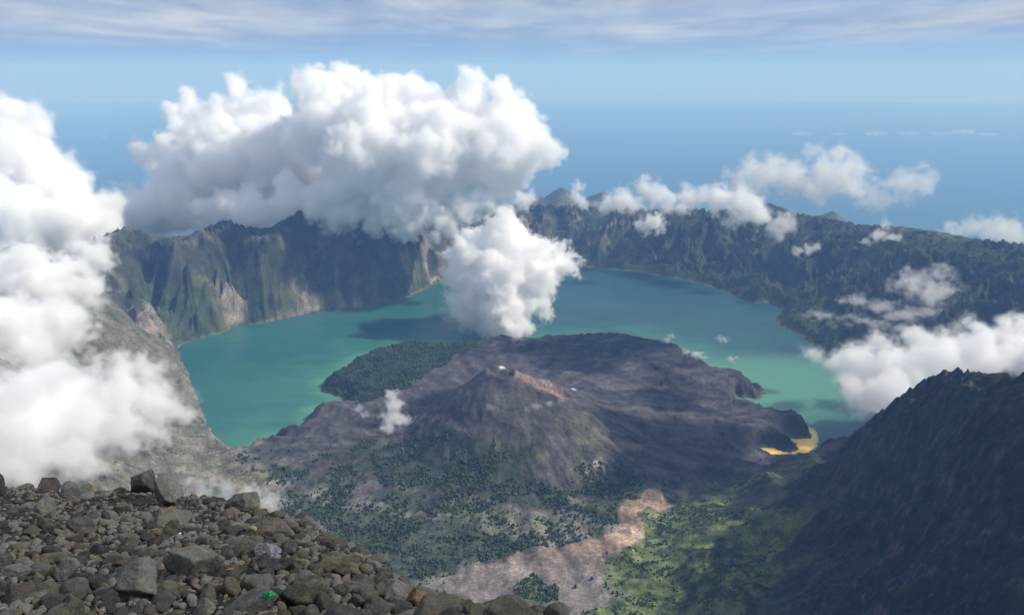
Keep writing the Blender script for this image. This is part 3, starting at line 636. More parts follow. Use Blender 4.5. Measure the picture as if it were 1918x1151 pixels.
# ---- the rocks one can single out: (px, py, width px, height px, tilt, material, label)
special = [
 (268,915,56,58,(.1,.3,.2),2,'dark jagged boulder forming the left half of the highest peak of the rock pile',9,0),
 (318,925,50,78,(.2,-.5,.1),0,'tall grey rounded slab leaning against the dark jagged boulder on top',12,.4),
 (308,935,18,24,(0,0,0),3,'small yellowish stone wedged at the foot of the tall leaning slab',10,.4),
 (88,915,40,36,(0,.2,.4),1,'brownish upright boulder standing on top of another at the far left crest',9,0),
 (84,952,36,48,(.2,0,.1),0,'grey upright block carrying the brownish boulder at the far left crest',10,.1),
 (2,925,22,52,(0,.1,0),2,'black boulder cut by the left edge of the photo at the crest',10,.2),
 (366,1068,112,86,(.2,-.1,.5),0,'largest smooth grey boulder lying mid slope below the triangular brown rock',14,.5),
 (262,1100,86,96,(.5,.3,-.3),0,'big pale grey boulder with a split pointed lower end',8,.1),
 (322,982,78,50,(.1,.45,.1),1,'triangular rust brown rock with a steep edge above the big grey boulder',7,0),
 (241,1014,34,36,(0,.2,.3),3,'pale yellowish stone standing upright left of the triangular rock',8,.1),
 (92,1048,60,24,(.1,-.1,.1),3,'long flat pale stone like a brick lying on the dark grit',7,0),
 (130,1088,38,44,(.2,.5,.5),0,'light grey angular stone with pointed top below the brick like stone',7,0),
 (38,1078,54,30,(.1,.1,.3),0,'broad flat grey stone near the left edge below the crest',9,.2),
 (514,1006,88,42,(.1,.2,.1),1,'broad ochre brown lichened slab above the grey crumpled wrapper',9,.2),
 (470,1130,104,34,(.1,-.52,.1),0,'long slanting grey slab left of the green litter',9,.2),
 (465,953,66,44,(.1,.35,.2),0,'smooth grey boulder on the crest where the steam drifts behind',12,.4),
 (506,1066,54,50,(.1,.3,.3),2,'dark ridged rock on which the crumpled wrapper lies',8,0),
 (548,963,26,26,(.1,0,.2),3,'small rounded ochre rock perched on the crest right of the steam',10,.2),
 (576,982,42,30,(0,.2,.2),1,'squat brown rock with a pale chipped corner on the falling crest',8,.1),
 (563,1062,40,38,(0,0,.3),3,'rounded olive stone right of the crumpled wrapper',13,.6),
 (618,1062,64,34,(.1,-.1,.2),3,'flat topped olive boulder right of the rounded stone',8,.1),
 (437,1037,36,30,(.1,.1,.2),2,'dark blue grey angular stone left of the cream pebble',8,.1),
 (749,1110,58,50,(0,.1,.2),0,'grey boulder with pale top beside the rust capped one',9,.2),
 (788,1112,48,54,(.1,0,.1),2,'dark boulder with a bright rust orange cap at the edge of the slope',10,.2),
 (848,1118,66,56,(.1,.2,.3),3,'large olive brown rock on the edge right of the rust capped boulder',8,.1),
 (746,1080,28,22,(0,.1,.2),1,'small tan rock perched above the grey pale topped boulder',9,.2),
 (992,1130,58,34,(.1,.4,.2),3,'pale cream angular rock standing alone near the right end of the rock edge',7,0),
 (930,1144,74,26,(.1,.1,.2),2,'low dark rust streaked rock ridge between the two right end rocks',8,0),
 (1040,1146,36,22,(0,.1,.2),0,'last pale stone at the right end of the rock edge',9,.2),
 (706,1132,60,40,(.1,-.2,.2),2,'dark grey boulder at the bottom below the perched tan rock',9,.3),
 (764,1146,50,24,(.1,.1,.2),0,'smooth light grey stone at the bottom edge under the rust capped boulder',11,.4),
 (388,1136,36,30,(.1,.1,.2),0,'grey speckled stone at the bottom left of the slanting slab',10,.3),
 (320,1114,26,24,(.1,.1,.2),3,'small pale pointed stone between the two big grey boulders',7,0),
 (596,1100,44,38,(.1,.3,.2),3,'pointed olive rock below the flat topped boulder',8,0),
 (640,1105,34,30,(.1,.3,.6),2,'dark rough stone right of the pointed olive rock',8,0),
 (118,1140,44,26,(.1,.2,.3),0,'flat grey stone half sunk in the dark grit at the bottom',9,.2),
 (70,1123,34,16,(.1,.1,.3),0,'thin light slab lying in the black grit low on the slope',8,.1)]
taken = []
def place_rock(px, py, wpx):
    x, y = PF(px, py); g = float(fground(np.array([x]), np.array([y]))[0])
    s = math.hypot(x, y, EYE - g) ; return x, y, g, wpx / FPX * s * .96 / 2
M_rust = rock_mat('rust capped rock', (.13, .075, .04), (.20, .13, .08), (.34, .28, .2))
for i, (px, py, wd, hg, rot, mt, lab, npl, blunt) in enumerate(special):
    cx_, cy_, g, rad = place_rock(px, py + hg * .18, wd); asp = hg / wd
    P_, f_ = rock_shape(700 + i * 3, 5, npl + 4, (1, .5 + .5 * min(asp, 1), asp * 1.12), blunt, .055)
    mats = [RM[mt]]; mi = np.zeros(len(f_), int)
    Rm = np.array(Euler(rot).to_matrix()); P_ = P_ @ Rm.T
    P_[:, 0] *= 1. / max(1e-3, np.abs(P_[:, 0]).max()); P_[:, 2] *= asp / max(1e-3, np.abs(P_[:, 2]).max())
    if 'rust capped' in lab or 'rust orange' in lab: pass
    if 'rust orange cap' in lab:
        mats.append(M_rust); fc = P_[f_].mean(1); mi = ((fc[:, 2] + .35 * perlin3(fc * 3, 3) > .2) & (fc[:, 1] < .6)).astype(int)
    me = make_mesh('rock', P_ * rad, f_, mats, mat_index=mi)
    o = link('rock', me, loc=(cx_, cy_, g + rad * asp * .62)); tag(o, lab, 'rock'); taken.append((cx_, cy_, rad * .8))
# ---- the countless others: darts, big ones first
rr_ = np.random.default_rng(21); cand = []
sizes = np.concatenate([rr_.uniform(.15, .24, 30), rr_.uniform(.075, .14, 420), rr_.uniform(.045, .085, 2300), rr_.uniform(.02, .05, 5200)])
bx = brow
TK = np.full((9000, 3), 1e6); TK[:len(taken)] = taken; nt_ = len(taken)
for rad in sizes:
    for _t in range(14):
        if rr_.random() < .35:
            i = rr_.integers(1, 14); q = bx[i] + (bx[i + 1] - bx[i]) * rr_.random(); x, y = q + rr_.normal(size=2) * .35
        else:
            pxx, pyy = rr_.uniform(-60, 1080), rr_.uniform(905, 1180); x, y = PF(pxx, max(pyy, 915)); 
        if y > 30 or y < 4.5 or float(sdist(brow, np.array([x]), np.array([y]))[0]) < -.9: continue
        if project(x, y, fplane(x, y))[0] > 1055: continue
        soil = float(fbm2(np.array([x / 1.8]), np.array([y / 1.8]), 2, 77)[0])
        if rad > .03 and soil > .20 + .2 * rr_.random() and x < -1.: continue
        if ((x - TK[:nt_, 0]) ** 2 + (y - TK[:nt_, 1]) ** 2 > ((rad + TK[:nt_, 2]) * .68) ** 2).all(): TK[nt_] = (x, y, rad); nt_ += 1; cand.append((x, y, rad)); break
    if nt_ > 7200: break
cand = np.array(cand); log('rocks', len(cand))
gz = fground(cand[:, 0], cand[:, 1]); dist_ = np.sqrt(cand[:, 0] ** 2 + cand[:, 1] ** 2 + (EYE - gz) ** 2)
order = np.argsort(-cand[:, 2] / dist_); ind = order[:260]; rest = order[260:]
for k in ind:
    x, y, rad = cand[k]; me = prot[rr_.integers(0, len(prot))]
    o = link('rock', me, loc=(x, y, gz[k] + rad * .30)); o.scale = (rad, rad, rad); o.rotation_euler = (rr_.uniform(-.5, .5), rr_.uniform(-.5, .5), rr_.uniform(0, 6.3))
    tag(o, 'ordinary grey brown angular rock lying loose in the scree of the summit slope', 'rock', 'loose rocks of the summit scree')
lv_, lf_ = [], []; base = 0; small = [rock_shape(900 + k, 3 if k < 6 else 2, 11, (1, .8, .6), .1, .05) for k in range(12)]
Vs, Fs, Ms = [], [], []
for k in rest:
    x, y, rad = cand[k]; P_, f_ = small[rr_.integers(0, 6) if rad / dist_[k] > .004 else rr_.integers(6, 12)]
    Rm = np.array(Euler((rr_.uniform(-.5, .5), rr_.uniform(-.5, .5), rr_.uniform(0, 6.3))).to_matrix())
    Vs.append((P_ @ Rm.T) * rad + (x, y, gz[k] + rad * .25)); Fs.append(f_ + base); Ms.append(np.full(len(f_), rr_.integers(0, 4))); base += len(P_)
# gravel shader works in world metres
RG = []
for nm, cA, cB in (('grey gravel', (.17, .16, .14), (.25, .23, .19)), ('brown gravel', (.14, .115, .085), (.2, .16, .11)), ('dark gravel', (.055, .052, .05), (.085, .08, .07)), ('olive gravel', (.16, .15, .12), (.22, .2, .16))):
    t = NT(nm); pos = t.n('ShaderNodeNewGeometry').outputs['Position']; a = t.noise(6., 4, .6, pos); b = t.noise(40., 6, .7, pos)
    col_ = t.mix(a, cA, cB); col_ = t.mix(1., col_, t.ramp(b, [(.3, .55), (.7, 1.4)]), 'MULTIPLY'); bs = t.n('ShaderNodeBsdfPrincipled', Roughness=.9); bs.inputs['Specular IOR Level'].default_value = .2
    t.l(col_, bs.inputs['Base Color']); bp = t.n('ShaderNodeBump', Strength=.6, Distance=.012); t.l(b, bp.inputs['Height']); t.l(bp.outputs[0], bs.inputs['Normal']); t.l(bs.outputs[0], t.out.inputs[0]); RG.append(t.m)
tag(link('gravel', make_mesh('gravel', np.concatenate(Vs), np.concatenate(Fs), RG, mat_index=np.concatenate(Ms))), 'small stones and gravel filling the gaps between the rocks', None, None, 'stuff')
# ---- litter and oddments
def simple_mat(name, col, rough=.6, var=.25, scale=8.):
    t = NT(name); p = t.n('ShaderNodeTexCoord').outputs['Object']; a = t.noise(scale, 6, .6, p)
    c_ = t.mix(a, tuple(v * (1 - var) for v in col), tuple(min(1, v * (1 + var)) for v in col)); bs = t.n('ShaderNodeBsdfPrincipled', Roughness=rough); t.l(c_, bs.inputs['Base Color'])
    t.l(bs.outputs[0], t.out.inputs[0]); return t.m
def crumple(seed, sub, axes, amp, fr):
    v, f = ICO[sub]; n_ = sum(np.abs(perlin3(v * fr * 2 ** k + seed * 3.7, seed + k)) / 2 ** k for k in range(3)); return v * (1 - amp * n_)[:, None] * np.array(axes), f
x, y, g, rad = place_rock(507, 1137, 21); P_, f_ = crumple(3, 4, (1, .9, 1.05), .75, 1.6)
o = link('plastic_bag', make_mesh('plastic_bag', P_ * rad * 1.25, f_, [simple_mat('green plastic film', (.01, .34, .10), .28)], smooth=True), loc=(x, y, g + rad * 2.6)); tag(o, 'scrunched bright green plastic bag lying between rocks at the bottom edge', 'litter')
P_, f_ = rock_shape(950, 4, 9, (1, .8, .9), .1); x, y, g, rad = place_rock(477, 1014, 15)
tag(link('pebble', make_mesh('pebble', P_ * rad, f_, [simple_mat('cream stone', (.46, .37, .22), .9, .15)]), loc=(x, y, g + rad * 2.2)), 'small cream coloured pebble shining among the dark stones', 'pebble')
P_, f_ = rock_shape(951, 4, 9, (1, .3, .26), .0); x, y, g, rad = place_rock(432, 1090, 17); P_ = P_ @ np.array(Euler((0, -.3, .2)).to_matrix()).T
tag(link('wood_scrap', make_mesh('wood_scrap', P_ * rad, f_, [simple_mat('orange wood', (.50, .20, .05), .7)]), loc=(x, y, g + rad * 2.6)), 'small orange scrap of wood lying right of the largest grey boulder', 'wood scrap')
P_, f_ = rock_shape(952, 3, 8, (1, .7, .7), .0); x, y, g, rad = place_rock(338, 1012, 7)
tag(link('quartz_chip', make_mesh('quartz_chip', P_ * rad, f_, [simple_mat('white chip', (.75, .75, .75), .5, .05)]), loc=(x, y, g + rad * 3)), 'tiny white chip of stone just below the triangular brown rock', 'stone chip')
# crumpled wrapper draped over its rock
x, y, g, rad = place_rock(506, 1050, 46); uu, vv = np.meshgrid(np.linspace(-1, 1, 60), np.linspace(-1, 1, 44))
wz = -.55 * np.maximum(uu, -.2) - .25 * np.abs(vv) ** 1.5 + .45 * np.exp(-((uu + .1) ** 2 + vv ** 2) * 5) + .22 * ridge2(uu * 1.3 + vv, vv * 1.5 - uu * .6, 3, 70) + .05 * perlin2(uu * 6, vv * 6, 4)
edge = (np.abs(uu) ** 3 + np.abs(vv) ** 3 + .35 * perlin2(uu * 2 + 5, vv * 2, 9)) < 1.
i5 = np.arange(uu.size).reshape(uu.shape); wq = np.stack([i5[:-1, :-1], i5[:-1, 1:], i5[1:, 1:], i5[1:, :-1]], -1).reshape(-1, 4); wq = wq[edge.ravel()[wq].all(1)]
wv = np.stack([uu, vv * .55, wz * .75 + vv * .25], -1).reshape(-1, 3) * rad; u_, inv = np.unique(wq, return_inverse=True)
me = make_mesh('wrapper', wv[u_], inv.reshape(-1, 4), [simple_mat('silvery grey foil', (.20, .195, .205), .45, .35, 30.)]); o = link('wrapper', me, loc=(x, y - rad * .2, g + rad * 1.45))
md = o.modifiers.new('solid', 'SOLIDIFY'); md.thickness = .004; tag(o, 'crumpled silvery grey wrapper draped over a dark ridged rock', 'wrapper')
log('foreground')
# ------------------------------------------------------------------ trees and scrub
r_ = np.random.default_rng(33)
def tree_proto(seed, conif=True):
    r = np.random.default_rng(seed); k = 5; prof = [(.10, .55), (.30, 1.), (.62, .70), (.86, .34)] if conif else [(.05, .6), (.35, 1.05), (.70, .95), (.92, .45)]
    v = []; f = []
    for i, (h, w_) in enumerate(prof):
        for j in range(k):
            a = 2 * math.pi * (j + .5 * (i % 2) + r.uniform(-.2, .2)) / k; q = w_ * r.uniform(.65, 1.3); v.append((q * math.cos(a), q * math.sin(a), h + r.uniform(-.08, .08)))
    v.append((r.uniform(-.1, .1), r.uniform(-.1, .1), 1.)); v.append((0, 0, -.05)); n_ = len(prof)
    for i in range(n_ - 1):
        for j in range(k): a, b = i * k + j, i * k + (j + 1) % k; f += [(a, b, b + k), (a, b + k, a + k)]
    for j in range(k): f.append(((n_ - 1) * k + j, (n_ - 1) * k + (j + 1) % k, n_ * k)); f.append(((j + 1) % k, j, n_ * k + 1))
    return np.array(v, float), np.array(f)
TP = [tree_proto(s, True) for s in range(8)]; BP = [tree_proto(s + 20, False) for s in range(8)]
def scatter(x, y, z, hgt, wid, protos, cols):
    Vs, Fs, Cs = [], [], []; base = 0; pk = r_.integers(0, len(protos), len(x)); ang = r_.uniform(0, 6.3, len(x))
    for p in range(len(protos)):
        s = np.where(pk == p)[0]; v, f = protos[p]
        if not len(s): continue
        ca, sa = np.cos(ang[s])[:, None], np.sin(ang[s])[:, None]
        X = (v[None, :, 0] * ca - v[None, :, 1] * sa) * wid[s][:, None] + x[s][:, None]; Y = (v[None, :, 0] * sa + v[None, :, 1] * ca) * wid[s][:, None] + y[s][:, None]; Z_ = v[None, :, 2] * hgt[s][:, None] + z[s][:, None]
        Vs.append(np.stack([X, Y, Z_], -1).reshape(-1, 3)); Fs.append((f[None] + (np.arange(len(s)) * len(v))[:, None, None] + base).reshape(-1, 3)); base += len(s) * len(v)
        Cs.append(np.repeat(cols[s], len(v), 0))
    return np.concatenate(Vs), np.concatenate(Fs), np.concatenate(Cs)
t = NT('tree foliage'); at = t.n('ShaderNodeAttribute', attribute_name='col').outputs['Color']; pos = t.n('ShaderNodeNewGeometry').outputs['Position']
c_ = t.mix(1., at, t.ramp(t.noise(.35, 3, .6, pos), [(.3, .6), (.7, 1.4)]), 'MULTIPLY'); bs = t.n('ShaderNodeBsdfPrincipled', Roughness=.9); bs.inputs['Specular IOR Level'].default_value = .1; t.l(c_, bs.inputs['Base Color']); t.l(bs.outputs[0], t.out.inputs[0]); M_tree = t.m
def green(n_, lo=(.026, .046, .018), hi=(.070, .098, .034)): return np.array(lo) + (np.array(hi) - np.array(lo)) * r_.random((n_, 1)) ** 1.5
# where trees grow on the island and the valley floor
N = 210000; x = r_.uniform(-1900, 1500, N); y = r_.uniform(1750, 5600, N)
dens = np.zeros(N); nz = fbm2(x / 130, y / 130, 4, 601); nf = fbm2(x / 420, y / 420, 3, 602)
for pl in wood_dense: dens = np.maximum(dens, sstep(-25, 20, sdist(pl, x + nz * 90, y + nf * 90)) * (.12 + .72 * sstep(-.14, .10, nz + nf * .4)))
dens = np.maximum(dens, sstep(-25, 10, sdist(wood_dense[0], x + nz * 40, y + nf * 40)) * .95)
dens = np.maximum(dens, sstep(-5, 10, sdist(bar_wood, x + nz * 20, y)) * .9)
Fm = ground(x, y, MK[..., 2]); Gm = ground(x, y, MK[..., 3]); Dm = ground(x, y, MK[..., 4]); 
dens = np.maximum(dens, sstep(.25, .6, Fm) * (.15 + .75 * sstep(-.03, .22, nz + nf * .5)))
cone_r = np.hypot(x - AP[0], y - AP[1]); cone_g = ground(x, y, cone_m)
dens *= np.where(dens > .3, 1, 1 - cone_g * .95)
dens = np.maximum(dens, ground(x, y, MK[..., 1]) * .003 * (1 - cone_g))
rv = sdist(river, x, y); bw = sdist(bar_wood, x, y); dens *= np.where((rv > -6) & (bw < 0), .004, 1); sh = ground(x, y, SD); dens *= sh < -14; dens *= (Gm + Dm) < .45
ok = r_.random(N) < dens; x, y = x[ok], y[ok]; z = ground(x, y); hgt = 4.5 + 11 * r_.random(len(x)) ** 1.7; wid = hgt * r_.uniform(.30, .55, len(x)); cols = green(len(x)) * (.75 + 1.0 * np.clip(fbm2(x / 90, y / 90, 3, 640) + .25, 0, .6))[:, None]
px_, py_ = project(x, y, z); vis = (px_ > 0) & (px_ < 1918) & (py_ < 1150) & (py_ > 600)
# the nearest three hundred that stand clear become trees of their own
rvv = sdist(river, x, y); score = np.hypot(x, y) + 1e5 * ~vis + 1e5 * (px_ < 700) + 1e5 * (ground(x, y, MK[..., 2]) < .4); sel = np.argsort(score)[:230]; rest = np.ones(len(x), bool); rest[sel] = False
tm_ = [make_mesh('pine_tree', np.array(v) * (.33, .33, 1.), f, [M_tree], color=np.repeat(green(1), len(v), 0)) for v, f in TP]
for k in sel:
    o = link('pine_tree', tm_[r_.integers(0, 8)], loc=(x[k], y[k], z[k])); o.scale = (hgt[k],) * 3; o.rotation_euler = (0, 0, r_.uniform(0, 6.3))
    tag(o, 'small dark pine growing beside the pale river bed on the valley floor', 'pine tree', 'pines near the river bed')
v, f, cc = scatter(x[rest], y[rest], z[rest], hgt[rest], wid[rest], TP, cols[rest]); tag(link('forest', make_mesh('forest', v, f, [M_tree], color=cc)), 'dark pine woods covering the valley floor and the left tip of the island', None, None, 'stuff'); log('forest', len(x))
# scrub on the green ridge and the dark mountain
N = 90000; x = r_.uniform(200, 1700, N); y = r_.uniform(900, 3400, N); G_ = ground(x, y, MK[..., 3]); D_ = ground(x, y, MK[..., 4]); nz = fbm2(x / 55, y / 55, 4, 611); nf = fbm2(x / 260, y / 260, 3, 612)
dens = sstep(.3, .6, G_) * (.03 + .75 * sstep(.06, .28, nz + nf * .7)) + sstep(.3, .6, D_) * (.05 + .35 * sstep(.05, .3, nz)); dens *= sdist(river, x, y) < -8
ok = r_.random(N) < dens; x, y, G_ = x[ok], y[ok], G_[ok]; z = ground(x, y) - .5; hgt = r_.uniform(2.0, 6.5, len(x)) * (.6 + .4 * G_); wid = hgt * r_.uniform(.5, .8, len(x)); cols = green(len(x), (.022, .036, .014), (.065, .088, .030))
v, f, cc = scatter(x, y, z, hgt, wid, BP, cols); tag(link('undergrowth', make_mesh('undergrowth', v, f, [M_tree], color=cc)), 'scrub and bushes on the green ridge and the dark mountain', None, None, 'stuff'); log('scrub', len(x))
# trees along the far right rim and upper wall, bushes on the brown slope
N = 60000; az = r_.uniform(R(2), R(34), N); rad = r_.uniform(4300, 8300, N); x = rad * np.sin(az); y = rad * np.cos(az); W_ = ground(x, y, MK[..., 0]); z = ground(x, y); nz = fbm2(x / 160, y / 160, 4, 621)
ok = (W_ > .5) & (z > 25) & (r_.random(N) < .10 + .5 * sstep(-.05, .25, nz)); x, y, z = x[ok], y[ok], z[ok]; hgt = r_.uniform(6, 13, len(x)); wid = hgt * r_.uniform(.35, .5, len(x))
x2 = r_.uniform(-1900, -300, 14000); y2 = r_.uniform(1500, 5200, 14000); B_ = ground(x2, y2, MK[..., 5]); nz = fbm2(x2 / 90, y2 / 90, 4, 622); ok = (B_ > .6) & (r_.random(14000) < sstep(.1, .35, nz)); x2, y2 = x2[ok], y2[ok]; z2 = ground(x2, y2); h2 = r_.uniform(2.5, 7, len(x2))
x = np.concatenate([x, x2]); y = np.concatenate([y, y2]); z = np.concatenate([z, z2]); hgt = np.concatenate([hgt, h2]); wid = np.concatenate([wid, h2 * .6])
v, f, cc = scatter(x, y, z, hgt, wid, TP + BP, green(len(x))); tag(link('vegetation', make_mesh('vegetation', v, f, [M_tree], color=cc)), 'far trees along the right rim and scattered bushes on the brown slope', None, None, 'stuff'); log('far trees', len(x))
K = 1000.
RIMG = 'small cloud puffs drifting along the far rim'
cloud('huge white billowing cumulus heaped over the far caldera rim', [
 (352,215,7.2*K,34),(352,275,7.1*K,48),(425,225,7.2*K,40),(448,165,7.2*K,16),(500,215,7.1*K,42),(440,300,6.9*K,80),(300,300,7.0*K,32),(262,285,7.0*K,16),(350,370,7.0*K,62),(530,310,6.9*K,90),
 (655,170,6.9*K,44),(620,240,6.35*K,75),(735,195,6.35*K,48),(800,200,6.35*K,42),(880,150,6.35*K,24),(890,195,6.35*K,38),(945,215,6.35*K,48),(700,290,6.2*K,100),(820,280,6.2*K,95),(930,280,6.2*K,80),(995,285,6.1*K,38),(1035,290,6.7*K,20),
 (640,370,6.2*K,62),(540,392,6.2*K,46),(470,395,6.1*K,40),(600,385,6.15*K,40),(410,392,6.35*K,34),(300,385,6.9*K,34),(350,400,6.9*K,30),(740,370,6.15*K,52),(840,350,6.15*K,42)], 12, 11, dens=(.0090, .011), delta=.13, amp=.40, kids=(9, 7), gmax=1700, nscale=1.3)
cloud('tall white cloud tower rising at the outer edge above the left caldera wall', [
 (30,222,6.0*K,30),(68,240,6.0*K,30),(15,290,5.9*K,70),(75,335,5.9*K,58),(125,375,5.8*K,52),(30,420,5.7*K,90),(115,430,5.6*K,70),(180,400,6.2*K,42),(245,400,6.9*K,46),(300,405,7.0*K,36),(200,440,5.6*K,38)],
 13, 12, dens=(.0080, .013), delta=.16, amp=.34, kids=(8, 6), gmax=600)
cloud('wide soft grey cloud bank lying against the brown hillside', [
 (25,520,3.7*K,66),(100,530,3.9*K,56),(160,545,3.9*K,38),(35,635,3.0*K,92),(105,610,3.3*K,46),(170,480,4.4*K,40),
 (30,790,2.1*K,120),(120,780,2.2*K,90),(215,735,2.6*K,60),(270,705,2.8*K,42),(280,765,2.7*K,52),(225,800,2.4*K,58),(330,770,2.9*K,28),(130,850,2.0*K,60),(40,870,1.8*K,60),(362,772,3.0*K,13)],
 10, 13, dens=(.0035, .008, .014), delta=.16, amp=.78, kids=(7, 5), nscale=1.4, gmax=1100)
cloud('round white steam cloud standing over the lake behind the cone', [
 (935,464,5.4*K,46),(890,489,5.4*K,42),(985,484,5.3*K,44),(930,524,5.3*K,80),(870,519,5.3*K,38),(1030,499,5.3*K,34),(1062,492,5.3*K,18),(1085,500,5.3*K,9),(838,480,5.4*K,12),(1015,590,5.2*K,12),(1000,534,5.2*K,40),(880,574,5.2*K,42),(945,579,5.1*K,52),(1005,569,5.1*K,24),(950,600,5.0*K,26),(962,618,4.9*K,18),(972,632,4.85*K,10)],
 8, 14, dens=(.0110, .020), delta=.16, amp=.62, nscale=1.3, kids=(8, 5), gmax=600)
cloud('thin hazy veil of steam trailing left below the round steam cloud', [(860,600,5.2*K,30,.5),(900,615,5.1*K,26,.5),(850,575,5.3*K,22)], 14, 15, dens=(.0012, .0018), delta=.35, amp=.9, kids=(4, 3), gmax=200)
# lumpy fringe under the big cumulus
cloud('lumpy grey cloud fringe torn open under the big cumulus', [
 (665,405,6.0*K,20),(700,420,5.95*K,22),(735,405,5.9*K,26),(770,420,5.9*K,26),(800,400,5.9*K,28),(835,415,5.85*K,26),(790,380,6.1*K,24),(870,395,5.9*K,28),(850,435,5.8*K,16),(905,380,6.0*K,28),(940,360,6.1*K,26),(965,335,6.2*K,24),(980,375,6.0*K,17),(700,385,6.2*K,20),(815,440,5.8*K,13),(745,435,5.85*K,14)],
 8, 16, dens=(.0050, .012), delta=.25, amp=.75, kids=(6, 4), nscale=1.2, gmax=600)
for lab, bl, sd in (('ragged cloud tongue hanging over the dark left wall', [(490,428,6.0*K,13),(508,430,5.95*K,16),(528,416,6.0*K,18)], 26), ('small ragged shred of cloud on the left wall crest nearest the rocky peak', [(380,420,6.3*K,14),(395,417,6.3*K,12)], 27),
 ('small ragged cloud shred on the wall crest right of the hanging tongue', [(610,410,6.1*K,16),(628,415,6.0*K,15)], 28)):
    cloud(lab, bl, 9, sd, dens=(.0035, .007), delta=.3, amp=.8, kids=(5, 3), gmax=150)
# along the right rim
for lab, bl, sd, dn, gr in (
 ('upright wisp of cloud beside the distant blue peaks', [(1082,350,6.9*K,9),(1078,368,6.9*K,10),(1092,380,6.8*K,9)], 30, (.006, .012), None),
 ('long low row of white puffs along the far rim', [(1140,385,6.9*K,16),(1165,375,6.9*K,18),(1190,385,6.9*K,15),(1225,365,7.1*K,18),(1250,378,7.1*K,17),(1290,375,7.2*K,18),(1320,368,7.2*K,16),(1275,388,7*K,10),(1205,350,7.4*K,14)], 31, (.0045, .010), None),
 ('small white puff hanging below the rim over the far cliffs', [(1205,425,6.6*K,12),(1225,415,6.6*K,14),(1240,425,6.6*K,9)], 32, (.006, .012), None),
 ('white puff cluster spilling over the rim at its right part', [(1350,370,6.9*K,22),(1385,375,6.8*K,20),(1410,395,6.6*K,22),(1380,405,6.6*K,16),(1425,405,6.5*K,14)], 33, (.0050, .012), None),
 ('pale puff drifting just below the right rim crest', [(1450,425,6.3*K,15),(1470,420,6.3*K,17),(1460,440,6.3*K,10)], 34, (.004, .007), None),
 ('small flat puff halfway down the dark right wall', [(1495,472,6.0*K,8),(1515,468,6.0*K,9),(1530,462,6.0*K,7)], 35, (.006, .011), None),
 ('torn small cloud rising across the right rim crest', [(1625,452,6.1*K,9,.6),(1645,440,6.1*K,12,.7),(1670,444,6.1*K,11,.5),(1660,420,6.2*K,8)], 36, (.0055, .010), None),
 ('faint white puff far out over the sea above the right rim', [(1820,425,11*K,16),(1860,430,11*K,22),(1895,438,11*K,24),(1790,440,11*K,18)], 37, (.0018, .003), None),
 ('broad soft cumulus floating beyond the right rim', [(1400,335,9.5*K,26),(1440,325,9.5*K,28),(1480,335,9.5*K,30),(1540,315,9.5*K,26),(1560,330,9.5*K,32),(1600,335,9.5*K,26),(1385,350,9.4*K,22),(1520,350,9.4*K,22)], 38, (.0020, .0048), None),
 ('pale flat cumulus floating right of the broad one', [(1650,370,9.5*K,22),(1690,345,9.5*K,22),(1730,340,9.5*K,20),(1620,380,9.4*K,14),(1690,370,9.5*K,16)], 39, (.0016, .0032), None)):
    bl = [(q[0], q[1], q[2], q[3] * 1.22, *q[4:]) for q in bl]
    cloud(lab, bl, 9, sd, dens=(dn[0] * .7, dn[1] * .8), delta=.25, amp=.75, kids=(6, 4), gmax=250, group=gr)
cloud('tangle of torn cloud drifting over the right lake shelf', [
 (1600,560,4.9*K,20,.6),(1650,575,4.9*K,26,.5),(1690,590,4.8*K,28,.5),(1730,585,4.8*K,26,.5),(1700,530,5.0*K,24),(1730,525,5.0*K,24),(1758,512,5.0*K,18),(1745,550,4.9*K,30),(1770,540,4.9*K,20),(1620,600,4.8*K,20,.5),(1690,615,4.7*K,22,.5),(1540,590,4.9*K,18,.5),(1570,605,4.8*K,18,.5),(1650,610,4.8*K,20,.6)],
 9, 17, dens=(.0018, .0042), delta=.3, amp=.95, kids=(5, 4), nscale=1.1, stretch=(1.3, 1, .8), gmax=500)
cloud('thick white cloud bank behind the dark mountain peak', [
 (1520,660,4.2*K,22,.7),(1560,680,4.0*K,28,.7),(1610,690,3.7*K,48),(1680,700,3.6*K,60),(1640,745,3.4*K,44),(1600,735,3.5*K,34),(1750,690,3.6*K,66),(1830,680,3.6*K,60),(1900,650,3.7*K,46),(1915,620,3.8*K,30),(1690,750,3.3*K,50),(1640,640,4.0*K,24,.6),(1720,635,4.0*K,34,.6),(1800,640,4.0*K,30,.6),(1960,680,3.6*K,60)],
 9, 18, dens=(.0040, .013), delta=.20, amp=.55, kids=(7, 5), gmax=800)
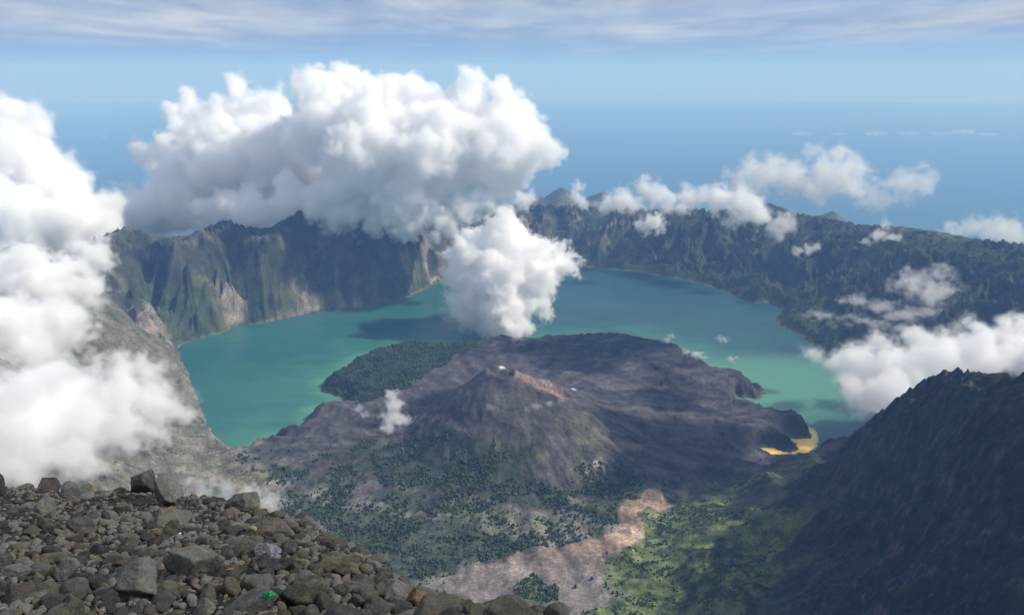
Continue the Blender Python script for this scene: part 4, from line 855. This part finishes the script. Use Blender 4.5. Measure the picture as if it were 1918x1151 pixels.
# small ones over the lake and the cone
for lab, bl, sd, dn, v in (
 ('little cloud puff hanging over the left foot of the cone', [(735,742,3.62*K,13),(738,762,3.6*K,19),(735,785,3.58*K,20),(755,788,3.58*K,17),(780,792,3.55*K,10),(725,805,3.5*K,13)], 40, (.006, .015), 5),
 ('tiny wisp left of the puff at the cone foot', [(672,765,3.6*K,9),(685,775,3.6*K,8)], 41, (.006, .009), 4),
 ('faint steam wisp drifting from the fumarole on the right flank', [(985,768,3.3*K,8,.6),(1005,760,3.3*K,9,.6),(1030,755,3.3*K,9,.6),(1052,750,3.3*K,7,.6)], 42, (.004, .006), 4),
 ('faint steam wisp on the grey slope below the crater', [(918,762,3.3*K,11,.6),(932,766,3.3*K,8,.6)], 43, (.002, .003), 4),
 ('small white puff over the lake beside the island shore', [(1285,660,4.4*K,9,.6),(1305,664,4.4*K,12,.6),(1322,668,4.4*K,6,.6)], 44, (.005, .008), 4),
 ('slanting tiny puff over the lake above the island shore', [(1250,636,4.6*K,7),(1254,633,4.6*K,6),(1258,630,4.6*K,6)], 45, (.005, .008), 4),
 ('tiny round puff over open lake water right of the slanting one', [(1350,634,4.6*K,8,.8),(1358,637,4.6*K,7,.8)], 46, (.004, .007), 4),
 ('tiny low puff over the lake nearest the green water', [(1370,672,4.4*K,7,.8),(1378,670,4.4*K,5,.8)], 47, (.005, .009), 4),
 ('white steam drifting behind the near rocks on the brown slope', [(340,882,1.35*K,10),(355,900,1.35*K,14),(378,902,1.35*K,15),(400,893,1.35*K,13),(425,915,1.35*K,22),(470,930,1.35*K,26),(505,940,1.35*K,24),(380,925,1.35*K,22),(530,930,1.35*K,10)], 48, (.0045, .012), 4),
 ('faint puff on the brown hillside above the lake edge', [(265,590,4.1*K,8,.6),(285,585,4.1*K,7,.5)], 49, (.004, .006), 5)):
    cloud(lab, bl, v, sd, dens=dn, delta=.25, amp=.85, kids=(6, 4), gmax=150)
for lab, bl, sd in (
 ('small pale streak cloud over the sea near the left tower', [(150,322,12*K,7,.4),(170,322,12*K,8,.4)], 50),
 ('thin faint double streak low over the sea left of the cumulus', [(208,342,12*K,6,.4),(220,344,12*K,6,.4),(232,346,12*K,5,.4)], 51),
 ('tiny bright dot of cloud alone over the sea', [(196,256,14*K,4)], 52)):
    cloud(lab, bl, 14, sd, dens=(.0012, .002), delta=.3, amp=.8, kids=(4, 3), gmax=60, stretch=(1.6, 1, 1))
for k_, (a_, b_, q_) in enumerate(((1500,251,6),(1570,251,5),(1640,250,7),(1705,250,6),(1765,250,6),(1803,247,8),(1850,252,6))):
    cloud('one of the faint flat cloud flecks in a line low on the far horizon', [(a_,b_,40*K,q_,.6),(a_+12,b_,40*K,q_*.8,.6),(a_-12,b_,40*K,q_*.8,.6)], 50, 530+k_, dens=(.0005, .001), delta=.3, amp=.6, kids=(5, 3), gmax=30, stretch=(1.8, 1, 1), group='cloud flecks in a line on the horizon')
# clouds added out of frame towards the sun, to shade summit, mountain, lava, cone
for lab, (x, y, z), rad, sd, dn in (
 ('thin cloud veil added outside the view to shade the summit', (922, 60, EYE + 836), 300, 60, (.0005, .0011)),
 ('thick cloud added outside the view to shade the dark mountain', (2680, 1480, 2038), 320, 63, (.004, .014)),
 ('unseen cloud added over the right caldera wall to shade the lava', (2830, 3410, 1913), 230, 61, (.004, .014)),
 ('small unseen cloud added high right of the cone to shade its left flank', (2700, 3905, 2826), 150, 64, (.004, .014)),
 ('unseen cloud added far right to shade the back of the cone', (3720, 4860, 2930), 300, 62, (.004, .014))):
    cc_ = np.array((x, y, z), float)
    r0 = np.random.default_rng(sd)
    PD_ = PD; 
    PD = lambda a, b, c: np.array((a, b, c), float)          # blobs given directly in metres
    FP_ = FPX; FPX = 1.
    bl = []
    for k in range(7):
        d = r0.normal(size=3) * (rad * .75, rad * .75, rad * .2); p = cc_ + d
        bl.append((p[0], p[1], p[2], rad * r0.uniform(.5, .75) / p[2]))
    cloud(lab, bl, 22, sd, dens=dn, delta=.2, amp=.4, kids=(6, 4), gmax=120)
    PD = PD_; FPX = FP_
log('clouds')
# ------------------------------------------------------------------ light, sky, air
SUN_EL, SUN_AZ = R(42), R(87)            # azimuth from +y (view direction) clockwise: the sun stands to the right, a little ahead
sv = Vector((math.cos(SUN_EL) * math.sin(SUN_AZ), math.cos(SUN_EL) * math.cos(SUN_AZ), math.sin(SUN_EL)))
sl = bpy.data.lights.new('sun', 'SUN'); sl.energy = 4.7; sl.angle = R(.5); sl.color = (1., .965, .91)
so = bpy.data.objects.new('sun', sl); COL.objects.link(so); so.location = (500, -500, 3000); so.rotation_euler = sv.to_track_quat('Z', 'Y').to_euler()
w = bpy.data.worlds.new('World'); sc.world = w; w.use_nodes = True; nt = w.node_tree; nt.nodes.clear()
wo = nt.nodes.new('ShaderNodeOutputWorld'); bg = nt.nodes.new('ShaderNodeBackground'); bg.inputs['Strength'].default_value = .13
sky = nt.nodes.new('ShaderNodeTexSky'); sky.sky_type = 'NISHITA'; sky.sun_disc = False; sky.sun_elevation = SUN_EL; sky.sun_rotation = SUN_AZ; sky.altitude = 3000; sky.air_density = 1.; sky.dust_density = .6
# high broken cloud sheet: noise laid on a plane far overhead
tc = nt.nodes.new('ShaderNodeTexCoord'); sp = nt.nodes.new('ShaderNodeSeparateXYZ'); nt.links.new(tc.outputs['Generated'], sp.inputs[0])
def wm(op, a, b=None, c_=None, clamp=False):
    nd = nt.nodes.new('ShaderNodeMath'); nd.operation = op; nd.use_clamp = clamp
    for k, v in enumerate((a, b, c_)):
        if v is None: continue
        if isinstance(v, (int, float)): nd.inputs[k].default_value = v
        else: nt.links.new(v, nd.inputs[k])
    return nd.outputs[0]
zz = wm('ADD', wm('MAXIMUM', sp.outputs[2], 0.), .035)
cb = nt.nodes.new('ShaderNodeCombineXYZ'); nt.links.new(wm('DIVIDE', sp.outputs[0], zz), cb.inputs[0]); nt.links.new(wm('DIVIDE', sp.outputs[1], zz), cb.inputs[1])
def wnoise(scale, det, rough, off):
    mp = nt.nodes.new('ShaderNodeMapping'); mp.inputs['Scale'].default_value = scale; mp.inputs['Location'].default_value = off; nt.links.new(cb.outputs[0], mp.inputs[0])
    nz = nt.nodes.new('ShaderNodeTexNoise'); nz.inputs['Scale'].default_value = 1; nz.inputs['Detail'].default_value = det; nz.inputs['Roughness'].default_value = rough; nz.inputs['Distortion'].default_value = .35; nt.links.new(mp.outputs[0], nz.inputs[0]); return nz.outputs['Fac']
na = wnoise((.30, .16, 1), 6, .6, (3, 1.2, 0)); nb = wnoise((.9, .42, 1), 6, .6, (1, 7, 0))
el = sp.outputs[2]
cov = wm('MULTIPLY', wm('ADD', wm('MULTIPLY', na, 2.6), -.60), wm('MULTIPLY', wm('SUBTRACT', el, .010), 26., clamp=True), clamp=True)
veil = wm('MULTIPLY', cov, 1.15, clamp=True)
shade = wm('ADD', wm('MULTIPLY', nb, 3.2), -1.1, clamp=True)
def wmix(f, a, b):
    nd = nt.nodes.new('ShaderNodeMix'); nd.data_type = 'RGBA'
    for sck, v in ((nd.inputs[0], f), (nd.inputs[6], a), (nd.inputs[7], b)):
        if isinstance(v, (int, float)): sck.default_value = v
        elif isinstance(v, tuple): sck.default_value = (*v, 1)
        else: nt.links.new(v, sck)
    return nd.outputs[2]
vc = nt.nodes.new('ShaderNodeCombineXYZ'); nt.links.new(sp.outputs[0], vc.inputs[0]); nt.links.new(sp.outputs[1], vc.inputs[1]); nt.links.new(wm('ADD', wm('MAXIMUM', sp.outputs[2], 0.), .19), vc.inputs[2]); nt.links.new(vc.outputs[0], sky.inputs[0])
cc = wmix(shade, (2.5, 3.0, 4.1), (4.5, 4.9, 5.5))
tn = nt.nodes.new('ShaderNodeMix'); tn.data_type = 'RGBA'; tn.blend_type = 'MULTIPLY'; tn.inputs[0].default_value = 1.; nt.links.new(sky.outputs[0], tn.inputs[6]); tn.inputs[7].default_value = (.92, .98, 1.04, 1)
fin = wmix(veil, tn.outputs[2], cc)
nt.links.new(fin, bg.inputs[0]); nt.links.new(bg.outputs[0], wo.inputs[0])
# the air itself
hz = volume_mat('thin blue haze', 4.5e-5, (.22, .42, .86), 0., absorb=(.74, .78, .75))
X_, Y_, Z0, Z1 = 113000., 113000., -2009., 2450.
hv = np.array([(a, b, c_) for a in (-X_, X_) for b in (-Y_, Y_) for c_ in (Z0, Z1)])
hf = np.array([(0, 1, 3, 2), (4, 6, 7, 5), (0, 4, 5, 1), (2, 3, 7, 6), (0, 2, 6, 4), (1, 5, 7, 3)])
tag(link('haze', make_mesh('haze', hv, hf, [hz], smooth=False)), 'thin blue air over the crater lake and the sea', None, None, 'stuff')
sc.view_settings.view_transform = 'Standard'; sc.view_settings.look = 'None'; sc.view_settings.exposure = .07; sc.view_settings.gamma = 1.
cy = sc.cycles
sc.render.engine = 'CYCLES'
cy.max_bounces = 30; cy.diffuse_bounces = 2; cy.glossy_bounces = 2; cy.transmission_bounces = 4; cy.volume_bounces = 28; cy.transparent_max_bounces = 64
cy.use_denoising = True; cy.use_adaptive_sampling = True; cy.adaptive_threshold = .02; cy.sample_clamp_indirect = 8.
cy.caustics_reflective = False; cy.caustics_refractive = False
log('done')
